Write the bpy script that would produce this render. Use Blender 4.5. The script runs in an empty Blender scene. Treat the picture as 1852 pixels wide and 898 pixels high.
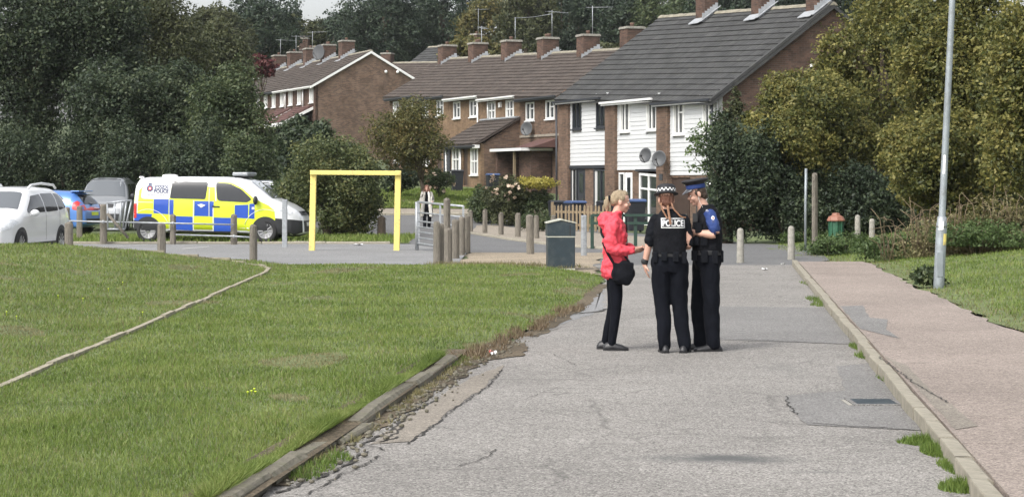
import bpy, bmesh, math, random
import numpy as np
from mathutils import Vector, Matrix, noise
C = bpy.context.scene
PI = math.pi
# ------------------------------------------------------------------ camera, sky, sun, exposure
F, H, HZ = 3700.0, 1.79, 327.0        # focal length in photo pixels, eye height, horizon row of the 1852 px photo
cam_d = bpy.data.cameras.new('camera'); cam = bpy.data.objects.new('camera', cam_d); C.collection.objects.link(cam)
cam.location = (0, 0, H); cam.rotation_euler = (PI / 2, 0, 0)
cam_d.sensor_width = 36; cam_d.lens = 36 * F / 1852; cam_d.shift_y = -122 / 1852
cam_d.clip_start = 0.1; cam_d.clip_end = 3000
C.camera = cam
W = bpy.data.worlds.new('World'); C.world = W; W.use_nodes = True
nt = W.node_tree; bg = nt.nodes['Background']
SUN_EL, SUN_AZ = math.radians(48), math.radians(-140)    # azimuth: 0 = +Y, clockwise seen from above
sky = nt.nodes.new('ShaderNodeTexSky'); sky.sky_type = 'NISHITA'; sky.sun_disc = False
sky.sun_elevation = SUN_EL; sky.sun_rotation = SUN_AZ; sky.dust_density = 4.0; sky.air_density = 1.0
hs = nt.nodes.new('ShaderNodeHueSaturation'); hs.inputs['Saturation'].default_value = 0.22
nt.links.new(sky.outputs[0], hs.inputs['Color']); nt.links.new(hs.outputs[0], bg.inputs[0])
bg.inputs[1].default_value = 0.15
sd = bpy.data.lights.new('sun', 'SUN'); sd.energy = 1.0; sd.angle = math.radians(16); sd.color = (1.0, 0.96, 0.9)
so = bpy.data.objects.new('sun', sd); C.collection.objects.link(so)
sv = Vector((math.sin(SUN_AZ) * math.cos(SUN_EL), math.cos(SUN_AZ) * math.cos(SUN_EL), math.sin(SUN_EL)))
so.rotation_euler = (-sv).to_track_quat('-Z', 'Y').to_euler(); so.location = (-20, -20, 40)
C.view_settings.view_transform = 'Standard'; C.view_settings.look = 'None'
C.view_settings.exposure = 0.95; C.view_settings.gamma = 1

# ------------------------------------------------------------------ helpers
def at(px, py, D): return Vector(((px - 926) * D / F, D, H - (py - HZ) * D / F))
def gd(px, py, z=0.0):
    D = F * (H - z) / (py - HZ)
    return Vector(((px - 926) * D / F, D, z))
def tag(o, label=None, cat=None, group=None, kind=None):
    if label: o['label'] = label
    if cat: o['category'] = cat
    if group: o['group'] = group
    if kind: o['kind'] = kind
    return o
def link(name, data, parent=None):
    o = bpy.data.objects.new(name, data); C.collection.objects.link(o)
    if parent: o.parent = parent
    return o
def thing(name, label, cat, loc=(0, 0, 0), rz=0.0, group=None):
    o = link(name, None); o.location = loc; o.rotation_euler = (0, 0, rz); o.empty_display_size = .2
    return tag(o, label, cat, group)
def copy_tree(o, parent=None):
    c = o.copy(); C.collection.objects.link(c)
    if parent: c.parent = parent
    for ch in list(o.children): copy_tree(ch, c)
    return c
class MB:
    def __init__(s): s.v = []; s.f = []; s.m = []; s.s = []
    def add(s, vs, fs, mi=0, smooth=False, M=None):
        b = len(s.v)
        for p in vs: s.v.append(tuple(M @ Vector(p)) if M else tuple(p))
        for q in fs: s.f.append(tuple(b + i for i in q)); s.m.append(mi); s.s.append(smooth)
        return s
    def box(s, x0, x1, y0, y1, z0, z1, mi=0, M=None):
        vs = [(x, y, z) for z in (z0, z1) for y in (y0, y1) for x in (x0, x1)]
        return s.add(vs, [(0, 2, 3, 1), (4, 5, 7, 6), (0, 1, 5, 4), (2, 6, 7, 3), (0, 4, 6, 2), (1, 3, 7, 5)], mi, False, M)
    def bar(s, p, q, w, h=None, mi=0):
        p, q = Vector(p), Vector(q); h = h or w; d = (q - p).normalized()
        a = d.cross(Vector((0, 0, 1)))
        if a.length < 1e-3: a = Vector((1, 0, 0))
        a.normalize(); b = a.cross(d).normalized(); a *= w / 2; b *= h / 2
        vs = [r + i * a + j * b for r in (p, q) for i, j in ((-1, -1), (1, -1), (1, 1), (-1, 1))]
        return s.add(vs, [(0, 1, 2, 3), (7, 6, 5, 4), (0, 4, 5, 1), (1, 5, 6, 2), (2, 6, 7, 3), (3, 7, 4, 0)], mi)
    def tube(s, pts, r, n=8, mi=0, smooth=True):
        pts = [Vector(p) for p in pts]; k = len(pts)
        rs = r if isinstance(r, (list, tuple)) else [r] * k
        vs = []; ref = Vector((0.31, 0.22, 0.93))
        for i, p in enumerate(pts):
            d = (pts[min(i + 1, k - 1)] - pts[max(i - 1, 0)]).normalized()
            a = d.cross(ref)
            if a.length < 1e-2: a = d.cross(Vector((1, 0, 0)))
            a.normalize(); b = d.cross(a)
            for j in range(n):
                t = 2 * PI * j / n; vs.append(p + rs[i] * (math.cos(t) * a + math.sin(t) * b))
        fs = [(i * n + j, i * n + (j + 1) % n, (i + 1) * n + (j + 1) % n, (i + 1) * n + j) for i in range(k - 1) for j in range(n)]
        fs += [tuple(range(n - 1, -1, -1)), tuple((k - 1) * n + j for j in range(n))]
        return s.add(vs, fs, mi, smooth)
    def lathe(s, prof, c=(0, 0, 0), n=16, mi=0, M=None, smooth=True, sx=1, sy=1):
        vs = [(c[0] + r * sx * math.cos(2 * PI * j / n), c[1] + r * sy * math.sin(2 * PI * j / n), c[2] + z) for r, z in prof for j in range(n)]
        k = len(prof)
        fs = [(i * n + j, i * n + (j + 1) % n, (i + 1) * n + (j + 1) % n, (i + 1) * n + j) for i in range(k - 1) for j in range(n)]
        fs += [tuple(range(n - 1, -1, -1)), tuple((k - 1) * n + j for j in range(n))]
        return s.add(vs, fs, mi, smooth, M)
    def prism(s, poly, a, b, plane='xz', mi=0, M=None):
        n = len(poly)
        mk = {'xz': lambda p, t: (p[0], t, p[1]), 'yz': lambda p, t: (t, p[0], p[1]), 'xy': lambda p, t: (p[0], p[1], t)}[plane]
        vs = [mk(p, a) for p in poly] + [mk(p, b) for p in poly]
        fs = [tuple(range(n)), tuple(range(2 * n - 1, n - 1, -1))] + [(i, n + i, n + (i + 1) % n, (i + 1) % n) for i in range(n)]
        return s.add(vs, fs, mi, False, M)
    def ell(s, c, r, n=12, m=8, mi=0, M=None):
        c = Vector(c); vs = [];
        for i in range(m + 1):
            ph = PI * i / m; rr = max(math.sin(ph), 1e-3)
            for j in range(n):
                t = 2 * PI * j / n
                vs.append(c + Vector((r[0] * rr * math.cos(t), r[1] * rr * math.sin(t), -r[2] * math.cos(ph))))
        fs = [(i * n + j, i * n + (j + 1) % n, (i + 1) * n + (j + 1) % n, (i + 1) * n + j) for i in range(m) for j in range(n)]
        return s.add(vs, fs, mi, True, M)
    def mesh(s, name, mats):
        me = bpy.data.meshes.new(name); me.from_pydata(s.v, [], s.f)
        for m in (mats if isinstance(mats, (list, tuple)) else [mats]): me.materials.append(m)
        me.polygons.foreach_set('material_index', s.m); me.polygons.foreach_set('use_smooth', s.s)
        bm = bmesh.new(); bm.from_mesh(me); bmesh.ops.recalc_face_normals(bm, faces=bm.faces); bm.to_mesh(me); bm.free()
        return me
    def build(s, name, mats, parent=None, bevel=0.0):
        o = link(name, s.mesh(name, mats), parent)
        if bevel:
            b = o.modifiers.new('bevel', 'BEVEL'); b.width = bevel; b.segments = 2; b.limit_method = 'ANGLE'
        return o
def np_mesh(name, co, nper, mat, parent=None):
    """co: (n*nper,3) array of separate n-gons"""
    n = len(co) // nper; me = bpy.data.meshes.new(name)
    me.vertices.add(n * nper); me.vertices.foreach_set('co', co.astype(np.float32).ravel())
    me.loops.add(n * nper); me.loops.foreach_set('vertex_index', np.arange(n * nper, dtype=np.int32))
    me.polygons.add(n); me.polygons.foreach_set('loop_start', np.arange(0, n * nper, nper, dtype=np.int32))
    me.polygons.foreach_set('loop_total', np.full(n, nper, dtype=np.int32))
    me.materials.append(mat); me.update(calc_edges=True)
    return link(name, me, parent)
def in_poly(x, y, poly):
    r = np.zeros(len(x), bool); n = len(poly)
    for i in range(n):
        x0, y0 = poly[i][:2]; x1, y1 = poly[(i + 1) % n][:2]
        c = ((y0 > y) != (y1 > y))
        if y1 != y0: r ^= c & (x < (x1 - x0) * (y - y0) / (y1 - y0) + x0)
    return r

# ------------------------------------------------------------------ materials
def new_mat(name):
    m = bpy.data.materials.new(name); m.use_nodes = True
    n = m.node_tree; return m, n, n.nodes['Principled BSDF']
def _n(n, t, **kw):
    x = n.nodes.new(t)
    for k, v in kw.items():
        if k in x.inputs: x.inputs[k].default_value = v
        else: setattr(x, k, v)
    return x
def _mix(n, a, b, fac, mode='MIX'):
    x = n.nodes.new('ShaderNodeMix'); x.data_type = 'RGBA'; x.blend_type = mode
    for s, v in ((0, fac), (6, a), (7, b)):
        if hasattr(v, 'links') or hasattr(v, 'is_linked'): n.links.new(v, x.inputs[s])
        else: x.inputs[s].default_value = v if s == 0 else ((*v, 1) if len(v) == 3 else v)
    return x.outputs[2]
def _ramp(n, fac, stops):
    r = n.nodes.new('ShaderNodeValToRGB'); e = r.color_ramp.elements
    while len(e) < len(stops): e.new(.5)
    for el, (p, c) in zip(e, stops): el.position = p; el.color = (*c, 1) if len(c) == 3 else (c[0], c[0], c[0], 1)
    n.links.new(fac, r.inputs[0]); return r.outputs[0]
def _bump(n, h, st, dist, bsdf, prev=None):
    b = n.nodes.new('ShaderNodeBump'); b.inputs['Strength'].default_value = st; b.inputs['Distance'].default_value = dist
    n.links.new(h, b.inputs['Height'])
    if prev: n.links.new(prev, b.inputs['Normal'])
    n.links.new(b.outputs[0], bsdf.inputs['Normal']); return b.outputs[0]
def pm(name, col, rough=.6, var=.15, scale=6, bump=0, bscale=80, metal=0, spec=.5, island=0, stretch=None, coat=0, dirt=None):
    m, n, b = new_mat(name)
    tc = _n(n, 'ShaderNodeTexCoord'); vec = tc.outputs['Object']
    if stretch:
        mp = _n(n, 'ShaderNodeMapping'); mp.inputs['Scale'].default_value = stretch; n.links.new(vec, mp.inputs[0]); vec = mp.outputs[0]
    nz = _n(n, 'ShaderNodeTexNoise', Scale=scale, Detail=6.0, Roughness=.62); n.links.new(vec, nz.inputs['Vector'])
    lo = [max(0, c * (1 - var)) for c in col]; hi = [min(1, c * (1 + var)) for c in col]
    c = _ramp(n, nz.outputs[0], [(.3, lo), (.7, hi)])
    if island:
        g = _n(n, 'ShaderNodeNewGeometry'); k = _ramp(n, g.outputs['Random Per Island'], [(0, (1 - island,)), (1, (1 + island,))])
        c = _mix(n, c, k, 1.0, 'MULTIPLY')
    if dirt:
        nd = _n(n, 'ShaderNodeTexNoise', Scale=dirt[1], Detail=8.0, Roughness=.7); n.links.new(tc.outputs['Object'], nd.inputs['Vector'])
        c = _mix(n, c, dirt[0], _ramp(n, nd.outputs[0], [(.5, (0,)), (.68, (dirt[2],))]))
    n.links.new(c, b.inputs['Base Color'])
    b.inputs['Roughness'].default_value = rough; b.inputs['Metallic'].default_value = metal
    b.inputs['Specular IOR Level'].default_value = spec; b.inputs['Coat Weight'].default_value = coat; b.inputs['Coat Roughness'].default_value = .08
    if bump:
        nb = _n(n, 'ShaderNodeTexNoise', Scale=bscale, Detail=4.0); n.links.new(vec, nb.inputs['Vector'])
        _bump(n, nb.outputs[0], bump, .02, b)
    return m
def leaf_mat(name, cols, clump=.5, trans=.25, rough=.55):
    m, n, b = new_mat(name)
    g = _n(n, 'ShaderNodeNewGeometry'); tc = _n(n, 'ShaderNodeTexCoord')
    nz = _n(n, 'ShaderNodeTexNoise', Scale=clump, Detail=3.0); n.links.new(tc.outputs['Object'], nz.inputs['Vector'])
    ad = _n(n, 'ShaderNodeMath', operation='MULTIPLY_ADD'); n.links.new(nz.outputs[0], ad.inputs[0]); ad.inputs[1].default_value = 1.3; ad.inputs[2].default_value = -.62
    a2 = _n(n, 'ShaderNodeMath', operation='MULTIPLY_ADD'); n.links.new(g.outputs['Random Per Island'], a2.inputs[0]); a2.inputs[1].default_value = .75; n.links.new(ad.outputs[0], a2.inputs[2])
    a3 = _n(n, 'ShaderNodeMath', operation='ADD'); n.links.new(a2.outputs[0], a3.inputs[0]); a3.inputs[1].default_value = .12
    k = len(cols); c = _ramp(n, a3.outputs[0], [(i / max(1, k - 1), cc) for i, cc in enumerate(cols)])
    n.links.new(c, b.inputs['Base Color']); b.inputs['Roughness'].default_value = rough; b.inputs['Specular IOR Level'].default_value = .35
    t = _n(n, 'ShaderNodeBsdfTranslucent'); n.links.new(c, t.inputs[0])
    mx = _n(n, 'ShaderNodeMixShader'); mx.inputs[0].default_value = trans
    n.links.new(b.outputs[0], mx.inputs[1]); n.links.new(t.outputs[0], mx.inputs[2])
    n.links.new(mx.outputs[0], n.nodes['Material Output'].inputs[0]); return m
def brick_mat(name, c1, c2, mortar, rowh=.075, bw=.225):
    m, n, b = new_mat(name)
    tc = _n(n, 'ShaderNodeTexCoord'); sp = _n(n, 'ShaderNodeSeparateXYZ'); n.links.new(tc.outputs['Object'], sp.inputs[0])
    ad = _n(n, 'ShaderNodeMath', operation='ADD'); n.links.new(sp.outputs[0], ad.inputs[0]); n.links.new(sp.outputs[1], ad.inputs[1])
    cb = _n(n, 'ShaderNodeCombineXYZ'); n.links.new(ad.outputs[0], cb.inputs[0]); n.links.new(sp.outputs[2], cb.inputs[1])
    br = _n(n, 'ShaderNodeTexBrick'); n.links.new(cb.outputs[0], br.inputs['Vector'])
    br.inputs['Color1'].default_value = (*c1, 1); br.inputs['Color2'].default_value = (*c2, 1); br.inputs['Mortar'].default_value = (*mortar, 1)
    for k, v in (('Scale', 1), ('Brick Width', bw), ('Row Height', rowh), ('Mortar Size', .006), ('Mortar Smooth', .3), ('Bias', -.1)): br.inputs[k].default_value = v
    nz = _n(n, 'ShaderNodeTexNoise', Scale=1.1, Detail=9.0, Roughness=.75); n.links.new(tc.outputs['Object'], nz.inputs['Vector'])
    c = _mix(n, br.outputs[0], _ramp(n, nz.outputs[0], [(.3, (.55,)), (.7, (1.3,))]), 1.0, 'MULTIPLY')
    n.links.new(c, b.inputs['Base Color']); b.inputs['Roughness'].default_value = .9; b.inputs['Specular IOR Level'].default_value = .2
    iv = _n(n, 'ShaderNodeMath', operation='SUBTRACT'); iv.inputs[0].default_value = 1; n.links.new(br.outputs['Fac'], iv.inputs[1])
    _bump(n, iv.outputs[0], .6, .01, b); return m
def asphalt(name, base, warm=.0, grain=110, patch=.18, speck=.5, dark_ovals=None, cracks=0, rgb=None):
    m, n, b = new_mat(name); tc = _n(n, 'ShaderNodeTexCoord'); V = tc.outputs['Object']
    col = rgb or (base * (1 + warm), base, base * (1 - warm * 1.3))
    n1 = _n(n, 'ShaderNodeTexNoise', Scale=.45, Detail=7.0, Roughness=.62); n.links.new(V, n1.inputs['Vector'])
    c = _ramp(n, n1.outputs[0], [(.3, [x * (1 - patch) for x in col]), (.7, [x * (1 + patch) for x in col])])
    n4 = _n(n, 'ShaderNodeTexNoise', Scale=9, Detail=5.0, Roughness=.7); n.links.new(V, n4.inputs['Vector'])
    c = _mix(n, c, _ramp(n, n4.outputs[0], [(.3, (.86,)), (.7, (1.12,))]), 1.0, 'MULTIPLY')
    vo = _n(n, 'ShaderNodeTexVoronoi', Scale=grain); n.links.new(V, vo.inputs['Vector'])
    sep = _n(n, 'ShaderNodeSeparateColor'); n.links.new(vo.outputs['Color'], sep.inputs[0])
    c = _mix(n, c, _ramp(n, sep.outputs[0], [(0, (1 - speck,)), (.45, (.95,)), (.8, (1.08,)), (1, (1 + speck * .9,))]), 1.0, 'MULTIPLY')
    n3 = _n(n, 'ShaderNodeTexNoise', Scale=38, Detail=4.0, Roughness=.8); n.links.new(V, n3.inputs['Vector'])
    c = _mix(n, c, _ramp(n, n3.outputs[0], [(.35, (.72,)), (.65, (1.22,))]), 1.0, 'MULTIPLY')
    if dark_ovals:  # darker ovals with noisy soft edges mixed into the base colour
        for (sx, sy, rx, ry, st) in dark_ovals:
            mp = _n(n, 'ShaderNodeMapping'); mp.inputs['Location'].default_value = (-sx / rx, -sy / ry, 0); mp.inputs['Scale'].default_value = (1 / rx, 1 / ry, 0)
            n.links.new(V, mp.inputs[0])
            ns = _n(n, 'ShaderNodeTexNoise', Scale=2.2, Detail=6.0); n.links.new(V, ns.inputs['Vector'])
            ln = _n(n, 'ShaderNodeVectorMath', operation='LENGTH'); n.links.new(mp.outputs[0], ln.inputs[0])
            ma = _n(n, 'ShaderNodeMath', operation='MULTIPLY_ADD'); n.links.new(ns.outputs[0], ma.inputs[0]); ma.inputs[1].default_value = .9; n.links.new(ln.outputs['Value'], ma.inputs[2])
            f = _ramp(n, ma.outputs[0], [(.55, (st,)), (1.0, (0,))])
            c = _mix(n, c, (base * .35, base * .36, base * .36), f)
    if cracks:
        for sc_, lim in ((.55, .012), (1.9, .014)):
            wv = _n(n, 'ShaderNodeTexNoise', Scale=3.5, Detail=5.0); n.links.new(V, wv.inputs['Vector'])
            va = _mix(n, V, wv.outputs['Color'], .16); vc = _n(n, 'ShaderNodeTexVoronoi', Scale=sc_); vc.feature = 'DISTANCE_TO_EDGE'; n.links.new(va, vc.inputs['Vector'])
            nm = _n(n, 'ShaderNodeTexNoise', Scale=.5 if sc_ < 1 else .8, Detail=3.0); n.links.new(V, nm.inputs['Vector'])
            f1 = _ramp(n, vc.outputs['Distance'], [(0, (1,)), (lim * (1 if sc_ < 1 else 1.6), (0,))]); f2 = _ramp(n, nm.outputs[0], [(.46, (0,)), (.6, (cracks,))])
            c = _mix(n, c, (base * .28, base * .27, base * .25), _mix(n, f1, f2, 1.0, 'MULTIPLY'))
    n.links.new(c, b.inputs['Base Color']); b.inputs['Roughness'].default_value = .92; b.inputs['Specular IOR Level'].default_value = .25
    p = _bump(n, vo.outputs['Distance'], .35, .006, b); _bump(n, n3.outputs[0], .3, .01, b, p); return m
def glass_mat(name, col=(.02, .025, .03), rough=.05, coat=.5):
    m, n, b = new_mat(name); b.inputs['Base Color'].default_value = (*col, 1); b.inputs['Roughness'].default_value = rough
    b.inputs['Specular IOR Level'].default_value = .6; b.inputs['Coat Weight'].default_value = coat; b.inputs['Coat Roughness'].default_value = .02
    tc = _n(n, 'ShaderNodeTexCoord'); nz = _n(n, 'ShaderNodeTexNoise', Scale=2.5); n.links.new(tc.outputs['Object'], nz.inputs['Vector']); _bump(n, nz.outputs[0], .06, .02, b)
    return m
M = {}
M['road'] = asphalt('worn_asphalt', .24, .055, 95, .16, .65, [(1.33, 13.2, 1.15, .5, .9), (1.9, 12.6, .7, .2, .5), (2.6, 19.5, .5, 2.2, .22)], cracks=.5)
M['patch'] = asphalt('patch_asphalt', .2, .03, 110, .12, .5)
M['patch_pink'] = asphalt('pinkish_patch', .215, .12, 120, .12, .4)
M['far_road'] = asphalt('street_asphalt', .15, .0, 60, .1, .3)
M['carpark'] = asphalt('car_park_asphalt', .235, .0, 60, .12, .35)
M['path_pink'] = asphalt('pink_footway', .245, .165, 90, .14, .45, rgb=(.283, .238, .208))
M['gravel'] = asphalt('sandy_gravel', .25, .2, 50, .25, .5)
M['pavement'] = asphalt('sandy_pavement', .26, .14, 60, .12, .3)
M['dirt'] = asphalt('gutter_dirt', .085, .25, 70, .45, .6)
M['soil'] = pm('grass_soil', (.11, .14, .05), .95, .35, 3, .5, 30)
M['rough_ground'] = pm('rough_ground', (.07, .09, .035), .95, .4, 1.5, .5, 20)
M['kerb'] = pm('kerb_concrete', (.29, .265, .21), .9, .22, 5, .5, 90, island=.1, dirt=((.11, .10, .07), 4, .7))
M['kerb_old'] = pm('mossy_kerb_concrete', (.165, .15, .115), .95, .3, 7, .8, 60, dirt=((.07, .075, .035), 5, .8))
M['edging'] = pm('pale_edging', (.3, .27, .2), .9, .3, 6, .5, 60)
M['crack'] = pm('crack_dirt', (.035, .032, .028), 1, .3, 30)
M['concrete'] = pm('bollard_concrete', (.3, .285, .25), .9, .25, 9, .5, 80, dirt=((.13, .125, .1), 7, .6))
M['timber'] = pm('weathered_timber', (.19, .17, .14), .9, .4, 5, .7, 40, stretch=(14, 14, 1.2), dirt=((.09, .08, .065), 6, .5))
M['newwood'] = pm('fence_timber', (.23, .175, .11), .85, .3, 6, .4, 40, stretch=(10, 10, 1.5))
M['galv'] = pm('galvanised_steel', (.36, .38, .4), .5, .2, 8, .15, 60, .5, dirt=((.2, .19, .17), 9, .5))
M['lamp_paint'] = pm('lamp_grey_paint', (.28, .31, .33), .5, .15, 5, .1, 40, .3, dirt=((.16, .16, .15), 6, .6))
M['yellow'] = pm('yellow_paint', (.83, .68, .2), .5, .1, 9, .1, 40, dirt=((.38, .3, .16), 9, .8))
M['darkgreen'] = pm('dark_green_paint', (.02, .05, .035), .5, .2, 8)
M['bin_slate'] = pm('slate_blue_paint', (.02, .033, .042), .45, .12, 5, .1, 60, dirt=((.07, .08, .08), 7, .5))
M['bin_trim'] = pm('pale_trim', (.42, .42, .36), .6, .15, 6)
M['bin_green'] = pm('green_plastic', (.025, .1, .055), .5, .2, 6)
M['bin_orange'] = pm('terracotta_plastic', (.27, .12, .08), .6, .15, 6)
M['wb_black'] = pm('bin_black_plastic', (.018, .02, .026), .5, .2, 6, .1, 50)
M['wb_blue'] = pm('bin_blue_lid', (.05, .085, .19), .5, .15, 6)
M['white_pl'] = pm('white_upvc', (.78, .78, .76), .4, .05, 4)
M['boards'] = pm('white_cladding', (.56, .57, .57), .55, .05, 3, .1, 30, island=.04, stretch=(.4, 1, 6))
M['darkframe'] = pm('dark_grey_frame', (.03, .033, .04), .45, .1, 4)
M['door_brown'] = pm('dark_brown_door', (.05, .03, .022), .6, .2, 5)
M['brick'] = brick_mat('brown_brick', (.19, .122, .086), (.105, .072, .054), (.16, .14, .118))
M['brick_red'] = brick_mat('red_brown_brick', (.13, .078, .058), (.07, .046, .038), (.12, .105, .09))
M['brick_tan'] = brick_mat('tan_brick', (.25, .165, .1), (.17, .11, .07), (.21, .18, .14))
M['tile_grey'] = pm('grey_concrete_tiles', (.044, .0445, .0445), .9, .28, 1.3, .5, 50, island=.16, dirt=((.1, .1, .085), 3, .4))
M['tile_brown'] = pm('brown_concrete_tiles', (.064, .05, .042), .9, .28, 1.3, .5, 50, island=.16, dirt=((.13, .11, .09), 3, .5))
M['tile_red'] = pm('red_tiles', (.1, .05, .043), .9, .25, 1.3, .5, 50, island=.16)
M['ridge'] = pm('ridge_mortar', (.24, .22, .17), .95, .3, 4, .5, 50)
M['lead'] = pm('lead_flashing', (.33, .345, .36), .5, .2, 6)
M['pot'] = pm('clay_pot', (.14, .085, .065), .9, .2, 6)
M['glass'] = glass_mat('window_glass')
M['dish'] = pm('dish_grey', (.055, .058, .062), .5, .1, 5)
M['curtain'] = pm('net_curtain', (.5, .5, .48), .9, .15, 4, stretch=(12, 1, .5))
M['bark'] = pm('bark', (.09, .07, .05), .95, .4, 4, .8, 30, stretch=(6, 6, 1))
M['rubber'] = pm('tyre_rubber', (.02, .02, .021), .8, .2, 10)
M['alloy'] = pm('wheel_silver', (.5, .5, .51), .35, .1, 8, 0, 40, .7)
M['blackpl'] = pm('black_plastic', (.02, .021, .023), .55, .15, 8)
M['carglass'] = glass_mat('car_glass', (.012, .014, .017), .06, 0)
M['screen_glass'] = glass_mat('windscreen_glass', (.1, .11, .12), .06, 1.0)
M['screen_glass'].node_tree.nodes['Principled BSDF'].inputs['Specular IOR Level'].default_value = 1.0
M['whitepaint'] = pm('white_car_paint', (.74, .75, .76), .3, .03, 2, coat=.8)
M['silverpaint'] = pm('silver_car_paint', (.34, .35, .36), .3, .05, 3, 0, 40, .5, coat=1)
M['bluepaint'] = pm('blue_car_paint', (.08, .21, .55), .28, .05, 3, 0, 40, .2, coat=1)
M['police_yellow'] = pm('fluorescent_yellow', (.62, .74, .03), .4, .04, 3, coat=.4)
M['police_blue'] = pm('livery_blue', (.015, .075, .42), .4, .05, 3, coat=.4)
M['navy'] = pm('navy_print', (.03, .045, .12), .5, .05, 3)
M['red_lens'] = pm('red_lens', (.55, .03, .025), .2, .1, 8, coat=1)
M['clear_lens'] = pm('clear_lens', (.6, .62, .64), .12, .2, 20, coat=1)
M['chrome'] = pm('chrome', (.6, .6, .6), .2, .05, 4, 0, 40, .9)
M['plate'] = pm('number_plate', (.7, .7, .66), .4, .05, 4)
M['skin'] = pm('skin', (.56, .33, .25), .55, .12, 14, .1, 120)
M['blond'] = pm('blond_hair', (.33, .255, .165), .55, .35, 9, .6, 40, stretch=(9, 9, 2))
M['auburn'] = pm('auburn_hair', (.13, .05, .028), .5, .35, 9, .6, 40, stretch=(9, 9, 2))
M['ginger'] = pm('ginger_braid', (.24, .12, .065), .55, .3, 20, .6, 60)
M['brownhair'] = pm('brown_hair', (.045, .028, .018), .6, .35, 20, .6, 60)
M['redcoat'] = pm('red_jacket_fabric', (.7, .062, .09), .7, .1, 7, .25, 30)
M['blackcloth'] = pm('black_cloth', (.007, .008, .011), .9, .3, 9, .3, 40, spec=.15)
M['trousers'] = pm('black_trouser_cloth', (.0055, .0065, .01), .9, .3, 6, .3, 30, spec=.12)
M['vest'] = pm('black_vest_fabric', (.008, .0085, .011), .9, .3, 12, .4, 50, spec=.15)
M['bluecloth'] = pm('royal_blue_shirt', (.016, .042, .17), .75, .12, 7, .3, 30)
M['capblack'] = pm('cap_felt', (.012, .012, .015), .7, .2, 9)
M['patent'] = pm('patent_peak', (.02, .02, .025), .12, .1, 6, coat=1)
M['white_print'] = pm('white_print', (.75, .75, .75), .6, .04, 5)
M['black_shoe'] = pm('black_shoe', (.015, .015, .017), .45, .2, 8)
M['creamcoat'] = pm('cream_cardigan', (.62, .6, .55), .85, .12, 6, .4, 30)
M['eye_white'] = pm('eye_white', (.6, .58, .55), .3, .05, 5)
M['iris'] = pm('iris', (.04, .03, .025), .3, .05, 5)
M['lips'] = pm('lips', (.4, .16, .14), .5, .08, 8)
M['grass'] = leaf_mat('lawn_blades', [(.06, .1, .016), (.125, .185, .034), (.18, .24, .055), (.26, .285, .095)], .9, .3)
M['grass_dry'] = leaf_mat('dry_grass', [(.09, .1, .035), (.2, .18, .085), (.3, .26, .14)], 1.2, .3)
M['grass_br'] = leaf_mat('bright_weed', [(.06, .1, .02), (.12, .19, .035), (.19, .25, .06)], 3, .35)
M['brown_weed'] = leaf_mat('brown_weed', [(.08, .058, .035), (.16, .115, .07), (.22, .175, .11)], 3, .2)
M['leaf_dark'] = leaf_mat('dark_leaves', [(.014, .023, .014), (.032, .05, .028), (.058, .082, .042), (.1, .12, .06)], .6, .3)
M['leaf_mid'] = leaf_mat('mid_green_leaves', [(.022, .036, .017), (.05, .074, .032), (.082, .11, .046), (.13, .15, .066)], .6, .3)
M['leaf_olive'] = leaf_mat('olive_leaves', [(.032, .042, .02), (.072, .085, .038), (.12, .125, .056)], .4, .3)
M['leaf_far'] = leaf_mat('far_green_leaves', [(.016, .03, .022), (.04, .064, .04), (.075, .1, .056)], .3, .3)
M['leaf_gold'] = leaf_mat('golden_leaves', [(.032, .045, .014), (.088, .1, .028), (.17, .165, .045), (.29, .255, .078)], .7, .35)
M['leaf_autumn'] = leaf_mat('autumn_leaves', [(.07, .065, .02), (.16, .12, .03), (.24, .17, .05)], .5, .25)
M['leaf_turn'] = leaf_mat('turning_leaves', [(.045, .052, .02), (.095, .1, .035), (.15, .14, .048), (.22, .17, .06)], .6, .3)
M['leaf_nettle'] = leaf_mat('nettle_leaves', [(.04, .07, .024), (.085, .13, .042), (.13, .18, .065)], 1.5, .3)
M['leaf_bush'] = leaf_mat('bush_leaves', [(.03, .045, .02), (.07, .092, .036), (.12, .14, .052), (.2, .195, .075)], .9, .3)
M['leaf_red'] = leaf_mat('red_leaves', [(.045, .014, .016), (.1, .024, .028), (.14, .05, .04)], .7, .2)
M['leaf_yellow'] = leaf_mat('yellow_leaves', [(.16, .16, .03), (.33, .29, .05), (.42, .36, .1)], 2, .25)
M['rose'] = leaf_mat('rose_petals', [(.42, .32, .22), (.52, .4, .31), (.56, .48, .34)], 2, .2)
# ------------------------------------------------------------------ the ground and everything laid on it
def terr(D): return 0.0 if D < 78 else (.047 * (D - 78) if D < 260 else 8.55 + .03 * (D - 260))
def gt(px, py, off=0.0):
    """point where the sight line of a photo pixel meets the terrain"""
    k = (py - HZ) / F; D = H / k if k > 0 else 1e9
    if D > 78: D = (H + .047 * 78) / (k + .047)
    return Vector(((px - 926) * D / F, D, terr(D) + off))
def sheet(name, poly, z, mat, kind='structure', parent=None):
    bm = bmesh.new(); f = bm.faces.new([bm.verts.new((p[0], p[1], 0)) for p in poly])
    for d in (78, 260): bmesh.ops.bisect_plane(bm, geom=bm.verts[:] + bm.edges[:] + bm.faces[:], plane_co=(0, d, 0), plane_no=(0, 1, 0))
    bmesh.ops.triangulate(bm, faces=bm.faces[:])
    for v in bm.verts: v.co.z = terr(v.co.y) + z
    bmesh.ops.recalc_face_normals(bm, faces=bm.faces)
    if bm.faces and sum(f.normal.z for f in bm.faces) < 0: bmesh.ops.reverse_faces(bm, faces=bm.faces[:])
    me = bpy.data.meshes.new(name); bm.to_mesh(me); bm.free(); me.materials.append(mat)
    o = link(name, me, parent)
    if kind: o['kind'] = kind
    return o
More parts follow.
